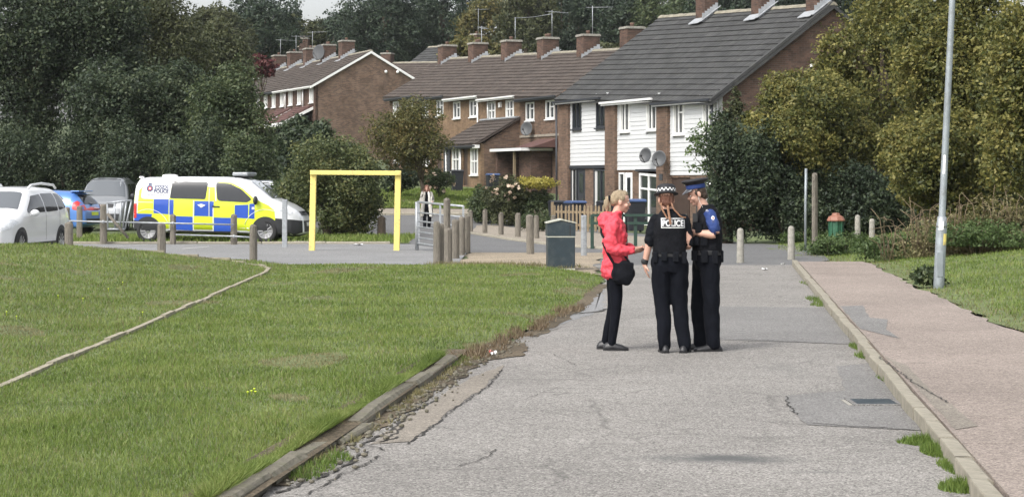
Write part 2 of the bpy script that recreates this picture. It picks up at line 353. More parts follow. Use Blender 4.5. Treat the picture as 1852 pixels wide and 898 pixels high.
def jag(poly, amp, step, seed, close=True):
    rnd = random.Random(seed); out = []; n = len(poly)
    for i in range(n if close else n - 1):
        a = Vector(poly[i][:2]); b = Vector(poly[(i + 1) % n][:2]); k = max(1, int((b - a).length / step))
        d = (b - a); nn = Vector((-d.y, d.x)).normalized() if d.length else Vector((0, 0))
        for j in range(k):
            p = a + d * (j / k)
            if j: p = p + nn * rnd.uniform(-amp, amp)
            out.append((p.x, p.y))
    if not close: out.append(tuple(poly[-1][:2]))
    return out
m = MB(); Ds = [-40, 78, 260, 900]
m.add([(x, d, terr(d) - .03) for d in Ds for x in (-500, 500)], [(2 * i, 2 * i + 1, 2 * i + 3, 2 * i + 2) for i in range(3)])
g = m.build('ground', M['rough_ground']); g['kind'] = 'structure'
RL = [(-1.95, 7.5), (-1.42, 11.6), (-1.08, 14.6), (-.5, 20.0), (-.40, 20.7), (.10, 23.6), (.85, 28.4), (1.55, 35.2), (1.85, 39), (1.7, 43.6)]
def kerbx(D): return 2.70 + (D - 12.43) * .1045
def footx(D): return float(np.interp(D, [7, 12, 22.8, 25, 32.2, 42.2], [4.0, 4.6, 5.7, 5.82, 6.43, 7.38]))
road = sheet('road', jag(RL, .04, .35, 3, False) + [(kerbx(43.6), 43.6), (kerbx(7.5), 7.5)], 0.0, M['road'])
sheet('car_park', [(-34, 44), (-6, 44.4), (-.9, 42.6), (-1.18, 43.8), (-1.12, 51.5), (-2.95, 58.2), (-34, 58.2)], 0.0, M['carpark'])
sheet('gravel_path', jag([(-1.15, 43.6), (-.9, 42), (1.3, 40.2), (1.72, 39), (1.72, 43.6), (2.1, 47.5), (2.4, 51.2), (-1.1, 51.4)], .12, .5, 5), -.004, M['gravel'])
P = lambda px, py: tuple(gt(px, py)[:2])
sheet('street', [P(560, 386), P(1000, 386), P(1110, 418), P(1345, 438), P(1475, 446), P(1500, 470), (kerbx(43.7), 43.7), (1.7, 43.7), (2.1, 47.6), (2.4, 51.3), (-1.1, 51.5), (-2.93, 58.3), P(735, 432), P(640, 430), P(560, 400)], -.008, M['far_road'])
sheet('street_corner_pavement', [P(862, 408), P(849, 421), P(920, 432), P(990, 441), P(1060, 447), P(1120, 450), P(1180, 448), P(1180, 430), P(1000, 416), P(900, 408)], .022, M['pavement'])
sheet('far_pavement', [P(560, 377), P(850, 379), P(1000, 382), P(1000, 388), P(850, 388), P(560, 387)], .03, M['pavement'])
sheet('verge_under_van', [(-34, 58.3), (-2.9, 58.3), P(735, 433), P(640, 430), P(520, 424), (-34, 66)], .02, M['soil'])
sheet('front_lawn', [P(590, 376), P(850, 378), P(880, 372), P(880, 340), P(690, 333), P(590, 333)], .03, M['soil'])
sheet('garden_path', [P(690, 362), P(862, 366), P(862, 369), P(690, 366)], .05, M['pavement'])
# kerb line across the car park and the pavement edges
def kerb_run(name, label, pts, w, zt, L, mat, seed, jit=.01, zj=.006, zb=-.05):
    rnd = random.Random(seed); root = thing(name, None, None, (0, 0, 0)); root['kind'] = 'structure'
    if label: root['label'] = label
    pts = [Vector((p[0], p[1], 0)) for p in pts]; seg = [(pts[i + 1] - pts[i]).length for i in range(len(pts) - 1)]
    tot = sum(seg); s = 0; variants = []
    h = zt - zb
    for v in range(3):
        q = MB(); c = .022 + .006 * v; l = L / 2 - .007
        q.prism([(-w / 2, -h), (w / 2, -h), (w / 2, -c), (w / 2 - c, 0), (-w / 2 + .008, 0), (-w / 2, -.008)], -l, l, 'xz')
        for i, p in enumerate(q.v): q.v[i] = (p[0] + rnd.uniform(-.004, .004), p[1] + rnd.uniform(-.008, .008), p[2] + rnd.uniform(-.004, .003))
        variants.append(q.mesh('kerb_stone', mat))
    def pos(s):
        for i, L_ in enumerate(seg):
            if s <= L_ or i == len(seg) - 1: return pts[i] + (pts[i + 1] - pts[i]) * (s / L_)
            s -= L_
    while s + L <= tot:
        a, b = pos(s), pos(s + L); d = b - a; c = (a + b) / 2
        o = link('kerb_stone', rnd.choice(variants), root)
        o.location = (c.x + rnd.uniform(-jit, jit), c.y, terr(c.y) + zt + rnd.uniform(-zj, zj)); o.rotation_euler = (rnd.uniform(-.006, .006), 0, math.atan2(d.y, d.x) - PI / 2 + rnd.uniform(-.008, .008))
        s += L
    return root
kerb_run('kerb', None, [(kerbx(8) + .06, 8), (kerbx(43.5) + .06, 43.5)], .125, .105, .915, M['kerb'], 4)
lk = kerb_run('old_kerb', None, [(-1.86, 8.4), (-1.5, 11.6), (-1.17, 14.6), (-.62, 20.0), (-.52, 21.0)], .12, .07, .915, M['kerb_old'], 8, .016, .018)
st = [o for o in lk.children]; rnd = random.Random(61)
for o in st:
    o.rotation_euler.x += rnd.uniform(-.015, .015); o.rotation_euler.y += rnd.uniform(-.07, .07); o.rotation_euler.z += rnd.uniform(-.012, .012)
    if 14.0 < o.location.y < 15.0: o.location.x += .07; o.location.z -= .035; o.rotation_euler.z -= .05
kerb_run('car_park_kerb', None, [(-30, 58.25), (-2.95, 58.25)], .12, .07, .915, M['kerb'], 9)
kerb_run('pavement_kerb', None, [P(851, 422), P(920, 433), P(990, 442), P(1060, 448), P(1118, 451), P(1182, 449)], .12, .06, .915, M['kerb'], 11)
kerb_run('far_kerb', None, [P(600, 388), P(850, 388.5), P(990, 388.5)], .12, .1, .915, M['kerb'], 12)
sheet('old_kerb_bed', [(-2.15, 8.3), (-1.8, 11.6), (-1.45, 14.6), (-.9, 20.0), (-.75, 21.2), (-.45, 21.2), (-.55, 20), (-1.1, 14.6), (-1.4, 11.6), (-1.75, 8.3)], .05, M['dirt'])
# timber edging strip set in the lawn
def lawn_h(x, y):
    s = lambda t: (lambda u: u * u * (3 - 2 * u))(np.clip(t, 0, 1))
    xe = np.interp(y, [8, 20, 20.9, 23.7, 28.4, 35.3, 38, 40.3, 43], [-1.9, -.68, -.5, .05, .78, 1.5, 1.72, 1.3, -.9]); edge = np.where(y > 20.6, s((xe - x) / .7), .15 + .85 * s((xe - x) / .5)) * (1 - .8 * s((y - 41.5) / 1.3) * s((x + 5.5) / 1.0))
    return .07 * edge + .40 * s((-4.5 - x) / 5.5) * (1 - s((y - 42.6) / 1.6)) + .012 * np.sin(x * 1.7 + 1) * np.sin(y * 1.1) + .008 * np.sin(x * 4.1) * np.sin(y * 3.3 + 2)
EP = [(-4.22, 9), (-4.26, 17.07), (-4.34, 23.8), (-4.42, 28.4), (-4.56, 34.9), (-4.6, 38.0), (-4.72, 39.8), (-5.1, 41.3), (-5.85, 42.6), (-7.3, 43.0), (-9.5, 43.1)]
ed = thing('lawn_edging', None, None); ed['kind'] = 'structure'
rnd = random.Random(21); pv = [Vector((*p, 0)) for p in EP]
q = MB(); q.box(-.032, .032, -.47, .47, -.12, 0); em = q.mesh('edging_strip', M['edging'])
q = MB(); q.box(-.032, .032, -.2, .2, -.12, 0); em2 = q.mesh('edging_strip', M['edging'])
for i in range(len(pv) - 1):
    a, b = pv[i], pv[i + 1]; L = (b - a).length; k = max(1, round(L / .96)); d = (b - a) / k
    for j in range(k):
        c = a + d * (j + .5); o = link('edging_strip', em if d.length > .7 else em2, ed)
        o.location = (c.x + rnd.uniform(-.015, .015), c.y, float(lawn_h(c.x, c.y)) + .035 + rnd.uniform(-.012, .008)); o.scale = (1, d.length / .96 if d.length > .7 else d.length / .42, 1)
        o.rotation_euler = (0, 0, math.atan2(d.y, d.x) - PI / 2 + rnd.uniform(-.012, .012))
LAWN = [(-30, 44.3), (-5.9, 44), (-5.0, 43.0), (-.9, 42.7), (.4, 41.6), (1.3, 40.3), (1.72, 38), (1.5, 35.3), (.78, 28.4), (.05, 23.7), (-.5, 20.9), (-.68, 20), (-1.23, 14.6), (-1.56, 11.6), (-1.93, 8.2), (-30, 8.2)]
VERGE = [(3.9, 7.5), (4.62, 12), (5.72, 22.8), (5.84, 25), (6.45, 32.2), (7.4, 42.2), (7.1, 44), (6.9, 46), (6.9, 52), (6.6, 58), (7, 66), (40, 66), (40, 7.5)]
def verge_h(x, y):
    e = np.interp(y, [7, 12, 22.8, 25, 32.2, 42.2, 66], [4.0, 4.6, 5.7, 5.82, 6.43, 7.38, 7.5])
    return np.interp(y, [42, 45], [.085, -.02]) + .1 * np.clip(x - e - .2, 0, 14) + .015 * np.sin(x * 2.1) * np.sin(y * 1.3)
def grid_sheet(name, poly, hf, cell, mat, x0, x1, y0, y1):
    xs = np.arange(x0, x1 + cell, cell); ys = np.arange(y0, y1 + cell, cell); X, Y = np.meshgrid(xs, ys); Z = hf(X, Y)
    nx = len(xs); cx = (X[:-1, :-1] + cell / 2).ravel(); cy = (Y[:-1, :-1] + cell / 2).ravel(); ok = in_poly(cx, cy, poly)
    j, i = np.divmod(np.nonzero(ok)[0], nx - 1); a = j * nx + i
    fs = np.stack([a, a + 1, a + nx + 1, a + nx], 1); used, inv = np.unique(fs, return_inverse=True)
    v = np.stack([X.ravel(), Y.ravel(), Z.ravel()], 1)[used]
    me = bpy.data.meshes.new(name); me.from_pydata(v.tolist(), [], inv.reshape(-1, 4).tolist()); me.materials.append(mat)
    o = link(name, me); o['kind'] = 'structure'; return o
grid_sheet('lawn', LAWN, lawn_h, .14, M['soil'], -16, 2, 8.2, 44.4)
grid_sheet('grass_verge', VERGE, verge_h, .2, M['soil'], 3.8, 24, 7.5, 66)
# grass: one blade per triangle, denser near the camera
def blades(name, pts, hgt, wid, mat, seed, lean=.5, label=None):
    rg = np.random.default_rng(seed); n = len(pts)
    th = rg.uniform(0, 2 * PI, n); hh = hgt * rg.uniform(.55, 1.3, n); ww = wid * rg.uniform(.7, 1.3, n)
    w = np.stack([np.cos(th), np.sin(th), np.zeros(n)], 1) * (ww / 2)[:, None]
    t2 = rg.uniform(0, 2 * PI, n); ln = rg.uniform(0, lean, n) * hh
    tip = pts + np.stack([np.cos(t2) * ln, np.sin(t2) * ln, hh], 1)
    co = np.stack([pts - w, pts + w, tip], 1).reshape(-1, 3)
    o = np_mesh(name, co, 3, mat); o['kind'] = 'stuff'
    if label: tag(o, label, 'grass')
    return o
def scatter(poly, hf, D0, D1, xl, xr, dens, seed, Dref=12.0):
    rg = np.random.default_rng(seed)
    n = int(dens * Dref ** 2 * (xr - xl) * math.log(D1 / D0))
    D = D0 * np.exp(rg.uniform(0, 1, n) * math.log(D1 / D0)); x = rg.uniform(xl, xr, n) * D
    ok = in_poly(x, D, poly); x, D = x[ok], D[ok]
    return np.stack([x, D, hf(x, D) - .006], 1), D
pts, D = scatter(LAWN, lawn_h, 10.0, 44.2, -.4, .06, 5000, 1)
u = np.abs(np.interp(pts[:, 1], [p[1] for p in EP], [p[0] for p in EP]) - pts[:, 0]) > .05
pts, D = pts[u], D[u]
patchy = np.array([noise.noise((p[0] * .9, p[1] * .5, 3.3)) for p in pts])
hg = (.033 + .02 * patchy + .006 * (D / 12))
mound = pts[:, 0] < -4.3
dry = (patchy < -.45) | (np.random.default_rng(5).uniform(0, 1, len(pts)) < np.where(mound, .22, .1))
blades('lawn_grass', pts[~dry], hg[~dry], (.0062 * (D / 12) ** .8)[~dry], M['grass'], 2, .9, 'short green mown grass covering the lawn left of the road')
blades('dry_lawn_grass', pts[dry], hg[dry] * .9, (.006 * (D / 12) ** .8)[dry], M['grass_dry'], 3, .9, 'yellowed dry grass blades mixed through the mown lawn')
pts, D = scatter(VERGE, verge_h, 15, 62, .13, .33, 3000, 7)
e = np.interp(pts[:, 1], [7, 12, 22.8, 25, 32.2, 42.2, 66], [4.0, 4.6, 5.7, 5.82, 6.43, 7.38, 6])
dist = pts[:, 0] - e
dry = np.random.default_rng(6).uniform(0, 1, len(pts)) < np.clip(.95 - dist / .9, .12, 1)
thin = np.random.default_rng(8).uniform(0, 1, len(pts)) < np.clip(.25 + dist / .8, .2, 1)
blades('verge_grass', pts[~dry & thin], np.full((~dry & thin).sum(), .06), (.007 * (D / 12) ** .8)[~dry & thin], M['grass'], 4, .9, 'green grass on the sloping verge right of the pink footway')
blades('dry_verge_grass', pts[dry & thin], np.full((dry & thin).sum(), .04), (.007 * (D / 12) ** .8)[dry & thin], M['grass_dry'], 5, 1.2, 'straw coloured grass along the edge of the pink footway')
# tufts: (x, D, radius, count, height)
def tufts(name, spots, mat, seed, label, z=0.0, wid=.008):
    rg = np.random.default_rng(seed); P_ = []; Hh = []
    for (x, d, rx, ry, n, h) in spots:
        r = np.sqrt(rg.uniform(0, 1, n)); t = rg.uniform(0, 2 * PI, n)
        zz = z(x, d) if callable(z) else z
        P_.append(np.stack([x + rx * r * np.cos(t), d + ry * r * np.sin(t), np.full(n, terr(d) + zz)], 1)); Hh.append(h * (1.15 - .7 * r))
    P_ = np.concatenate(P_); Hh = np.concatenate(Hh)
    return blades(name, P_, Hh, wid, mat, seed + 1, .9, label)
sp = []
for (px, py, rx, ry, n, h) in [(1474, 543, .1, .7, 260, .09), (1486, 552, .16, .35, 260, .1), (1462, 515, .06, 1.1, 160, .07), (1550, 630, .05, .5, 260, .07), (1560, 645, .07, .3, 200, .07), (1672, 800, .15, .2, 900, .07), (1694, 818, .1, .28, 800, .08), (1716, 846, .05, .3, 300, .07), (1738, 884, .13, .18, 900, .08), (1648, 800, .1, .1, 200, .06), (1600, 690, .02, .5, 60, .05)]:
    p = gd(px, py); sp.append((p.x, p.y, rx, ry, n, h))
tufts('kerb_weeds', sp, M['grass_br'], 31, 'bright green weeds growing in the gutter along the right kerb', .0)
# footway: separate bays of pinkish surfacing
fw = thing('footway', None, None); fw['kind'] = 'structure'
cuts = [7.6, 10.2, 13.2, 14.6, 16.4, 20.1, 23.2, 28.2, 33.5, 37.5, 43.0]
for a, b in zip(cuts, cuts[1:]):
    q = MB(); n = max(2, int((b - a) / .5)); top = []; rnd = random.Random(int(a * 10)); ed2 = []
    for i in range(n + 1):
        d = a + .007 + (b - a - .014) * i / n; top.append((kerbx(d) + .126, d)); ed2.append((footx(d) + (rnd.uniform(-.09, .05) if 0 < i < n else 0), d))
    q.prism(top + ed2[::-1], .02, .098, 'xy'); q.build('paving_bay', M['path_pink'], fw)
sheet('footway_patch', jag([gd(1560, 552, .1)[:2], gd(1573, 574, .1)[:2], gd(1605, 577, .1)[:2], gd(1603, 596, .1)[:2], gd(1628, 612, .1)[:2], (kerbx(23.4) + .14, 23.4), (kerbx(27.6) + .14, 27.6)], .012, .3, 6), .102, M['patch'])
sheet('footway_patch', jag([gd(1600, 644, .1)[:2], gd(1640, 660, .1)[:2], gd(1700, 722, .1)[:2], gd(1722, 731, .1)[:2], gd(1768, 770, .1)[:2], gd(1728, 776, .1)[:2], gd(1625, 665, .1)[:2]], .008, .3, 7), .102, M['patch_pink'])
# repairs and patches in the road
q2 = lambda *pp: [tuple(gd(*p)[:2]) for p in pp]
sheet('road_patch', jag(q2((1240, 553), (1490, 556), (1541, 622), (1230, 612)), .015, .4, 2), .004, M['patch'])
sheet('road_patch', jag(q2((1512, 662), (1572, 657), (1665, 778), (1462, 768), (1428, 742), (1419, 716), (1530, 706)), .02, .3, 4), .004, M['patch'])
sheet('pinkish_road_patch', jag(q2((912, 660), (880, 696), (822, 738), (745, 798), (668, 803), (715, 770), (780, 730), (850, 682)), .025, .2, 5), .004, M['patch_pink'])
sheet('gutter_dirt', jag([(-1.44, 12.0), (-1.2, 14.7), (-.68, 19.6), (-.62, 20.9), (-.05, 23.4), (.18, 22.0), (.12, 20.9), (-.25, 20.4), (-.42, 19.0), (-.85, 15.6), (-1.12, 13.6), (-1.3, 12.0)], .05, .2, 9), .008, M['dirt'])
sheet('worn_lawn_edge', jag([(1.45, 35.6), (.9, 30), (.75, 28.2), (.1, 23.7), (.3, 23.5), (.95, 28.0), (1.15, 30), (1.66, 35.4)], .05, .3, 12), .006, M['dirt'])
sheet('cracked_road_edge', jag(q2((1090, 520), (1095, 560), (1020, 585), (960, 606), (1000, 575)), .05, .3, 14), .003, M['carpark'])
def crack(name, pts, w, seed, z=.007, mat='crack'):
    rnd = random.Random(seed); out = []
    for i in range(len(pts) - 1):
        a, b = Vector(pts[i][:2]), Vector(pts[i + 1][:2]); k = max(2, int((b - a).length / .07))
        for j in range(k): out.append(a + (b - a) * (j / k) + Vector((rnd.uniform(-.018, .018), rnd.uniform(-.03, .03))))
    q = MB(); L = []; R = []
    for i, p in enumerate(out):
        d = (out[min(i + 1, len(out) - 1)] - out[max(0, i - 1)]); nn = Vector((-d.y, d.x)).normalized() * (w * rnd.uniform(.25, 1.2) / 2)
        L.append((p.x + nn.x, p.y + nn.y, z)); R.append((p.x - nn.x, p.y - nn.y, z))
    n = len(out); q.add(L + R, [(i, n + i, n + i + 1, i + 1) for i in range(n - 1)])
    o = q.build(name, M[mat]); o['kind'] = 'structure'; return o
for i, (pp, w) in enumerate([
    ([(500, 893), (560, 870), (620, 845), (665, 815)], .03), ([(560, 893), (610, 862), (660, 842), (690, 822)], .018), ([(655, 803), (705, 780), (745, 745), (790, 722)], .035),
    ([(700, 815), (672, 806), (640, 808)], .02), ([(720, 790), (690, 800), (735, 770)], .025), ([(740, 803), (820, 742), (880, 700), (908, 668)], .018),
    ([(1300, 612), (1420, 617), (1542, 623)], .025), ([(1470, 765), (1560, 772), (1668, 778)], .02), ([(1420, 716), (1428, 735), (1445, 752)], .02),
    ([(1040, 568), (1085, 563), (1100, 558)], .09), ([(1000, 640), (1040, 660), (1080, 655)], .008), ([(830, 845), (870, 830), (905, 810)], .01), ([(950, 720), (1010, 700), (1060, 705)], .008),
    ([(1345, 757), (1400, 765), (1470, 768)], .014), ([(980, 590), (1010, 575), (1060, 560)], .02), ([(960, 610), (985, 600), (1020, 592)], .02), ([(1300, 478), (1380, 480), (1436, 483)], .05)]):
    crack('road_crack', [gd(*p) for p in pp], w, 40 + i)
for i, pp in enumerate([[(1488, 525), (1560, 526)], [(1430 + 100, 561), (1660, 562)], [(1640, 656), (1700, 657)], [(1590, 645), (1650, 690), (1718, 730)]]):
    crack('footway_crack', [gd(*p, .1) for p in pp], .016, 60 + i, .106)
rnd = random.Random(5); bits = MB()
for i in range(420):
    t = rnd.random(); D = 12 + 11 * t; x = float(np.interp(D, [11.6, 14.6, 20, 23.6], [-1.36, -1.02, -.42, .15])) + rnd.gauss(.03, .09); r = rnd.uniform(.006, .022)
    bits.ell((x, D, r * .5 + .006), (r * rnd.uniform(.8, 1.6), r, r * .7), 5, 3)
o = bits.build('road_crumbs', M['kerb_old']); tag(o, 'loose crumbs of broken road surface in the left gutter', 'rubble', kind='stuff')
sp = []; rnd = random.Random(77)
for i in range(70):
    D = rnd.uniform(12.2, 22); x = float(np.interp(D, [11.6, 14.6, 20, 22], [-1.40, -1.07, -.5, -.3])) + rnd.gauss(.02, .035); sp.append((x, D, .06, .12, 26, rnd.uniform(.03, .07)))
tufts('gutter_weeds', sp, M['grass_dry'], 33, 'thin straggly weeds in the dirt beside the old left kerb', .008)
sp = [(-1.25 + .06 * i, 12.4 + .35 * i, .1, .25, 220, .07) for i in range(3)] + [(-.66 + i * .07, 19.4 + i * .5, .09, .2, 130, .06) for i in range(3)]
tufts('gutter_grass', sp, M['grass_br'], 34, 'green grass clumps growing out of the old left kerb', .008)
sp = []
for i in range(42):
    t = rnd.random(); D = 20.6 + 9 * t ** 1.6; x = float(np.interp(D, [20.6, 23.6, 28.4, 30], [-.35, .1, .85, 1.02])) + rnd.gauss(-.02, .09); sp.append((x, D, .1, .2, 40, rnd.uniform(.06, .16)))
tufts('brown_weeds', sp, M['brown_weed'], 35, 'dead reddish brown weeds on the worn lawn edge by the road', .02, .012)
sp = [(x, 42.6 + rnd.gauss(0, .3) - (max(0, x) * 1.2), .35, .25, 60, .1) for x in np.arange(-1.6, 1.3, .12)]
tufts('bank_grass', sp, M['grass_dry'], 36, 'dry grass fringe where the lawn meets the gravel path', .05, .012)
rg = np.random.default_rng(41); n = 16000; D_ = 11.0 * np.exp(rg.uniform(0, 1, n) * math.log(21 / 11.4)); xk = np.interp(D_, [8.4, 11.6, 14.6, 20, 21], [-1.86, -1.5, -1.17, -.62, -.52]) - .07 - np.abs(rg.normal(0, .05, n))
blades('kerb_grass', np.stack([xk, D_, np.full(n, .06)], 1), .055 + .03 * np.sin(D_ * 2.3), .007, M['grass'], 42, 1.6, 'longer grass spilling over the old left kerb')
# strip of grass behind the police van and front lawn far away
rg = np.random.default_rng(9); n = 9000
x = rg.uniform(-16, -3, n); y = rg.uniform(58.5, 66, n)
blades('van_verge_grass', np.stack([x, y, np.full(n, .02)], 1), np.full(n, .13), .045, M['grass'], 10, .8, 'strip of grass behind the kerb under the police van')
n = 16000; y = rg.uniform(88.5, 106, n); x = rg.uniform(-9, -.8, n); ok = in_poly(x, y, [P(590, 376), P(850, 378), P(862, 369), P(862, 338), P(690, 335), P(590, 335)])
x, y = x[ok], y[ok]; blades('front_lawn_grass', np.stack([x, y, .047 * (y - 78) + .03], 1), np.full(len(x), .12), .06, M['grass'], 11, .8, 'mown lawn in front of the middle brick terrace')
# painted bay lines in the car park
for a, b in (((170, 448), (268, 441.8)), ((330, 449.5), (378, 445.6))):
    A, B = gd(*a), gd(*b); w = Vector((0, .12, 0)); q = MB(); q.add([A - w + Vector((0, 0, .004)), A + w + Vector((0, 0, .004)), B + w + Vector((0, 0, .004)), B - w + Vector((0, 0, .004))], [(0, 3, 2, 1)])
    o = q.build('bay_line', M['plate']); o['kind'] = 'structure'
# drain grating in the road
dg = thing('drain_grating', 'rectangular iron drain grating set in the dark road patch by the kerb', 'drain', (gd(1580, 728).x, gd(1580, 728).y, .004))
q = MB(); q.box(-.2, .2, -.24, -.2, 0, .012); q.box(-.2, .2, .2, .24, 0, .012); q.box(-.2, -.165, -.2, .2, 0, .0115); q.box(.165, .2, -.2, .2, 0, .0115); q.box(-.165, .165, -.2, .2, 0, .002, 1)
q.build('frame', [M['patch'], M['crack']], dg)
for i in range(9):
    q = MB(); q.box(-.165, .165, -.19 + i * .044, -.165 + i * .044, .002, .01); q.build('grate_bar', M['bin_slate'], dg)
for x0 in (-.235, .205):
    q = MB(); q.box(x0, x0 + .07 - .04, -.2, .16, 0, .006); q.build('cement_pad', M['concrete'], dg)
# ------------------------------------------------------------------ houses (local x along the front, local y into the house)
UDIR = Vector((.353, -.933, 0)); HROT = math.atan2(-.933, .353)
def wall_mb(m, x0, x1, z0, z1, y0, y1, openings, mi=0):
    xs = sorted({x0, x1, *[v for o in openings for v in o[:2] if x0 < v < x1]}); zs = sorted({z0, z1, *[v for o in openings for v in o[2:4] if z0 < v < z1]})
    for i in range(len(xs) - 1):
        for j in range(len(zs) - 1):
            cx, cz = (xs[i] + xs[i + 1]) / 2, (zs[j] + zs[j + 1]) / 2
            if any(o[0] < cx < o[1] and o[2] < cz < o[3] for o in openings): continue
            m.box(xs[i], xs[i + 1], y0, y1, zs[j], zs[j + 1], mi)
def window(parent, x0, x1, z0, z1, y=0.0, frame='white_pl', style='two', sill=True, curtain=True, fw=.065, label=None):
    """window in a wall whose outer face is at local y; pane set back"""
    f = MB(); a, b = y - .03, y + .06
    f.box(x0, x1, a, b, z0, z0 + fw); f.box(x0, x1, a, b, z1 - fw, z1)
    f.box(x0, x0 + fw, a + .002, b - .002, z0 + fw, z1 - fw); f.box(x1 - fw, x1, a + .002, b - .002, z0 + fw, z1 - fw)
    w = x1 - x0; cx = (x0 + x1) / 2
    if style in ('two', 'trans', 'cross', 'french'):
        f.box(cx - fw * .6, cx + fw * .6, a + .004, b - .004, z0 + fw, z1 - fw)
    if style == 'trans': zc = z1 - .36 * (z1 - z0); f.box(cx + fw * .6, x1 - fw, a + .006, b - .006, zc - .03, zc + .03)
    if style in ('cross', 'french'):
        zc = z0 + (.5 if style == 'cross' else .7) * (z1 - z0)
        f.box(x0 + fw, cx - fw * .6, a + .006, b - .006, zc - .035, zc + .035); f.box(cx + fw * .6, x1 - fw, a + .006, b - .006, zc - .035, zc + .035)
    fo = f.build('window', M[frame], parent)
    if label: fo['label'] = label
    g = MB(); g.box(x0 + fw, x1 - fw, y + .02, y + .03, z0 + fw, z1 - fw); g.build('pane', M['glass'], fo)
    if curtain:
        k = w * .17
        for u0, u1 in ((x0 + fw, x0 + fw + k), (x1 - fw - k, x1 - fw)): c = MB(); c.box(u0, u1, y + .008, y + .018, z0 + fw, z1 - fw); c.build('curtain', M['curtain'], fo)
    if sill: s = MB(); s.box(x0 - .05, x1 + .05, y - .1, y + .02, z0 - .06, z0 - .003); s.build('sill', M[frame], fo)
    return fo
def roof_tiles(roof, x0, x1, ye, ze, yr, zr, mat, seed, tw=.3, gauge=.35, thick=.03):
    rg = np.random.default_rng(seed); L = math.hypot(yr - ye, zr - ze); dy, dz = (yr - ye) / L, (zr - ze) / L; ny, nz = -dz, dy
    if nz < 0: ny, nz = -ny, -nz
    nr = int(round(L / gauge)); g = L / nr; nc = int(round((x1 - x0) / tw)); w = (x1 - x0) / nc
    r, c = np.meshgrid(np.arange(nr), np.arange(nc), indexing='ij'); r = r.ravel(); c = c.ravel(); k = len(r)
    s0 = r * g - .02 + rg.normal(0, .004, k); s1 = (r + 1) * g + .05; xa = x0 + c * w + .004; xb = xa + w - .008
    h0 = .012 + thick + rg.normal(0, .004, k); h1 = np.full(k, .012)
    def pt(x, s, h): return np.stack([x, ye + s * dy + h * ny, ze + s * dz + h * nz], 1)
    A = [pt(xa, s0, h0 - thick + .002), pt(xb, s0, h0 - thick + .002), pt(xb, s0, h0), pt(xa, s0, h0), pt(xa, s1, h1), pt(xb, s1, h1)]
    mid = [pt((xa + xb) / 2, s0, h0 + .016), pt((xa + xb) / 2, s1, h1 + .016)]
    V = np.stack(A + mid, 1).reshape(-1, 3); base = (np.arange(k) * 8)[:, None]
    fs = np.concatenate([base + np.array(q) for q in ([0, 1, 2, 6], [0, 6, 3, 3], [3, 6, 7, 4], [6, 2, 5, 7])])
    F_ = [tuple(dict.fromkeys(f)) for f in fs.tolist()]
    me = bpy.data.meshes.new('roof_tiles'); me.from_pydata(V.tolist(), [], F_); me.materials.append(mat)
    o = link('roof_tiles', me, roof); o['kind'] = 'stuff'; return o
def chimney(parent, x, y, zb, zt, sx, sy, pots=1, brick='brick_red', aerial=0, slope=None):
    q = MB(); q.box(x - sx / 2, x + sx / 2, y - sy / 2, y + sy / 2, zb, zt - .12)
    c = q.build('chimney', M[brick], parent)
    q = MB(); q.box(x - sx / 2 - .05, x + sx / 2 + .05, y - sy / 2 - .05, y + sy / 2 + .05, zt - .12, zt - .04); q.box(x - sx / 2 - .02, x + sx / 2 + .02, y - sy / 2 - .02, y + sy / 2 + .02, zt - .04, zt); q.build('chimney_cap', M['concrete'], c)
    for i in range(pots):
        px = x + (i - (pots - 1) / 2) * .35; q = MB(); q.lathe([(.11, zt), (.1, zt + .12), (.12, zt + .14), (.11, zt + .2)], (px, y, 0), 10); q.build('chimney_pot', M['pot'], c)
    if slope:   # stepped lead flashing along the side that faces local +x, and an apron at the front
        y0, y1, z0, sl = y - sy / 2 - .12, y + sy / 2, None, slope
        q = MB(); n = 6
        for i in range(n):
            ya = y0 + (y1 - y0) * i / n; yb = y0 + (y1 - y0) * (i + 1) / n; za = sl(ya); q.box(x + sx / 2, x + sx / 2 + .012 + .001 * i, ya, yb, za - .02, sl(yb) + .26)
        q.prism([(y0 - .1, sl(y0 - .1) + .05), (y1 + .1, sl(y1 + .1) + .05), (y1 + .1, sl(y1 + .1) + .075), (y0 - .1, sl(y0 - .1) + .075)], x + sx / 2 + .002, x + sx / 2 + .1, 'yz')
        q.prism([(y0 - .18, sl(y0 - .18) + .06), (y0 + .12, sl(y0 + .12) + .06), (y0 + .12, sl(y0 + .12) + .09), (y0 - .18, sl(y0 - .18) + .09)], x - sx / 2 - .1, x + sx / 2 + .002, 'yz')
        q.build('lead_flashing', M['lead'], c)
    return c
def aerial(name, parent, p, h, n=6, L=.9, yaw=0.0):
    p = Vector(p); q = MB(); q.tube([p, p + Vector((0, 0, h))], .02, 6); t = p + Vector((0, 0, h - .08)); d = Vector((math.cos(yaw), math.sin(yaw), 0)); e = Vector((-d.y, d.x, 0))
    q.tube([t - d * L * .3, t + d * L], .014, 5)
    for i in range(n): c = t - d * L * .3 + d * (L * 1.3 * i / (n - 1)); q.tube([c - e * .22, c + e * .22], .009, 4)
    return q.build(name, M['galv'], parent)
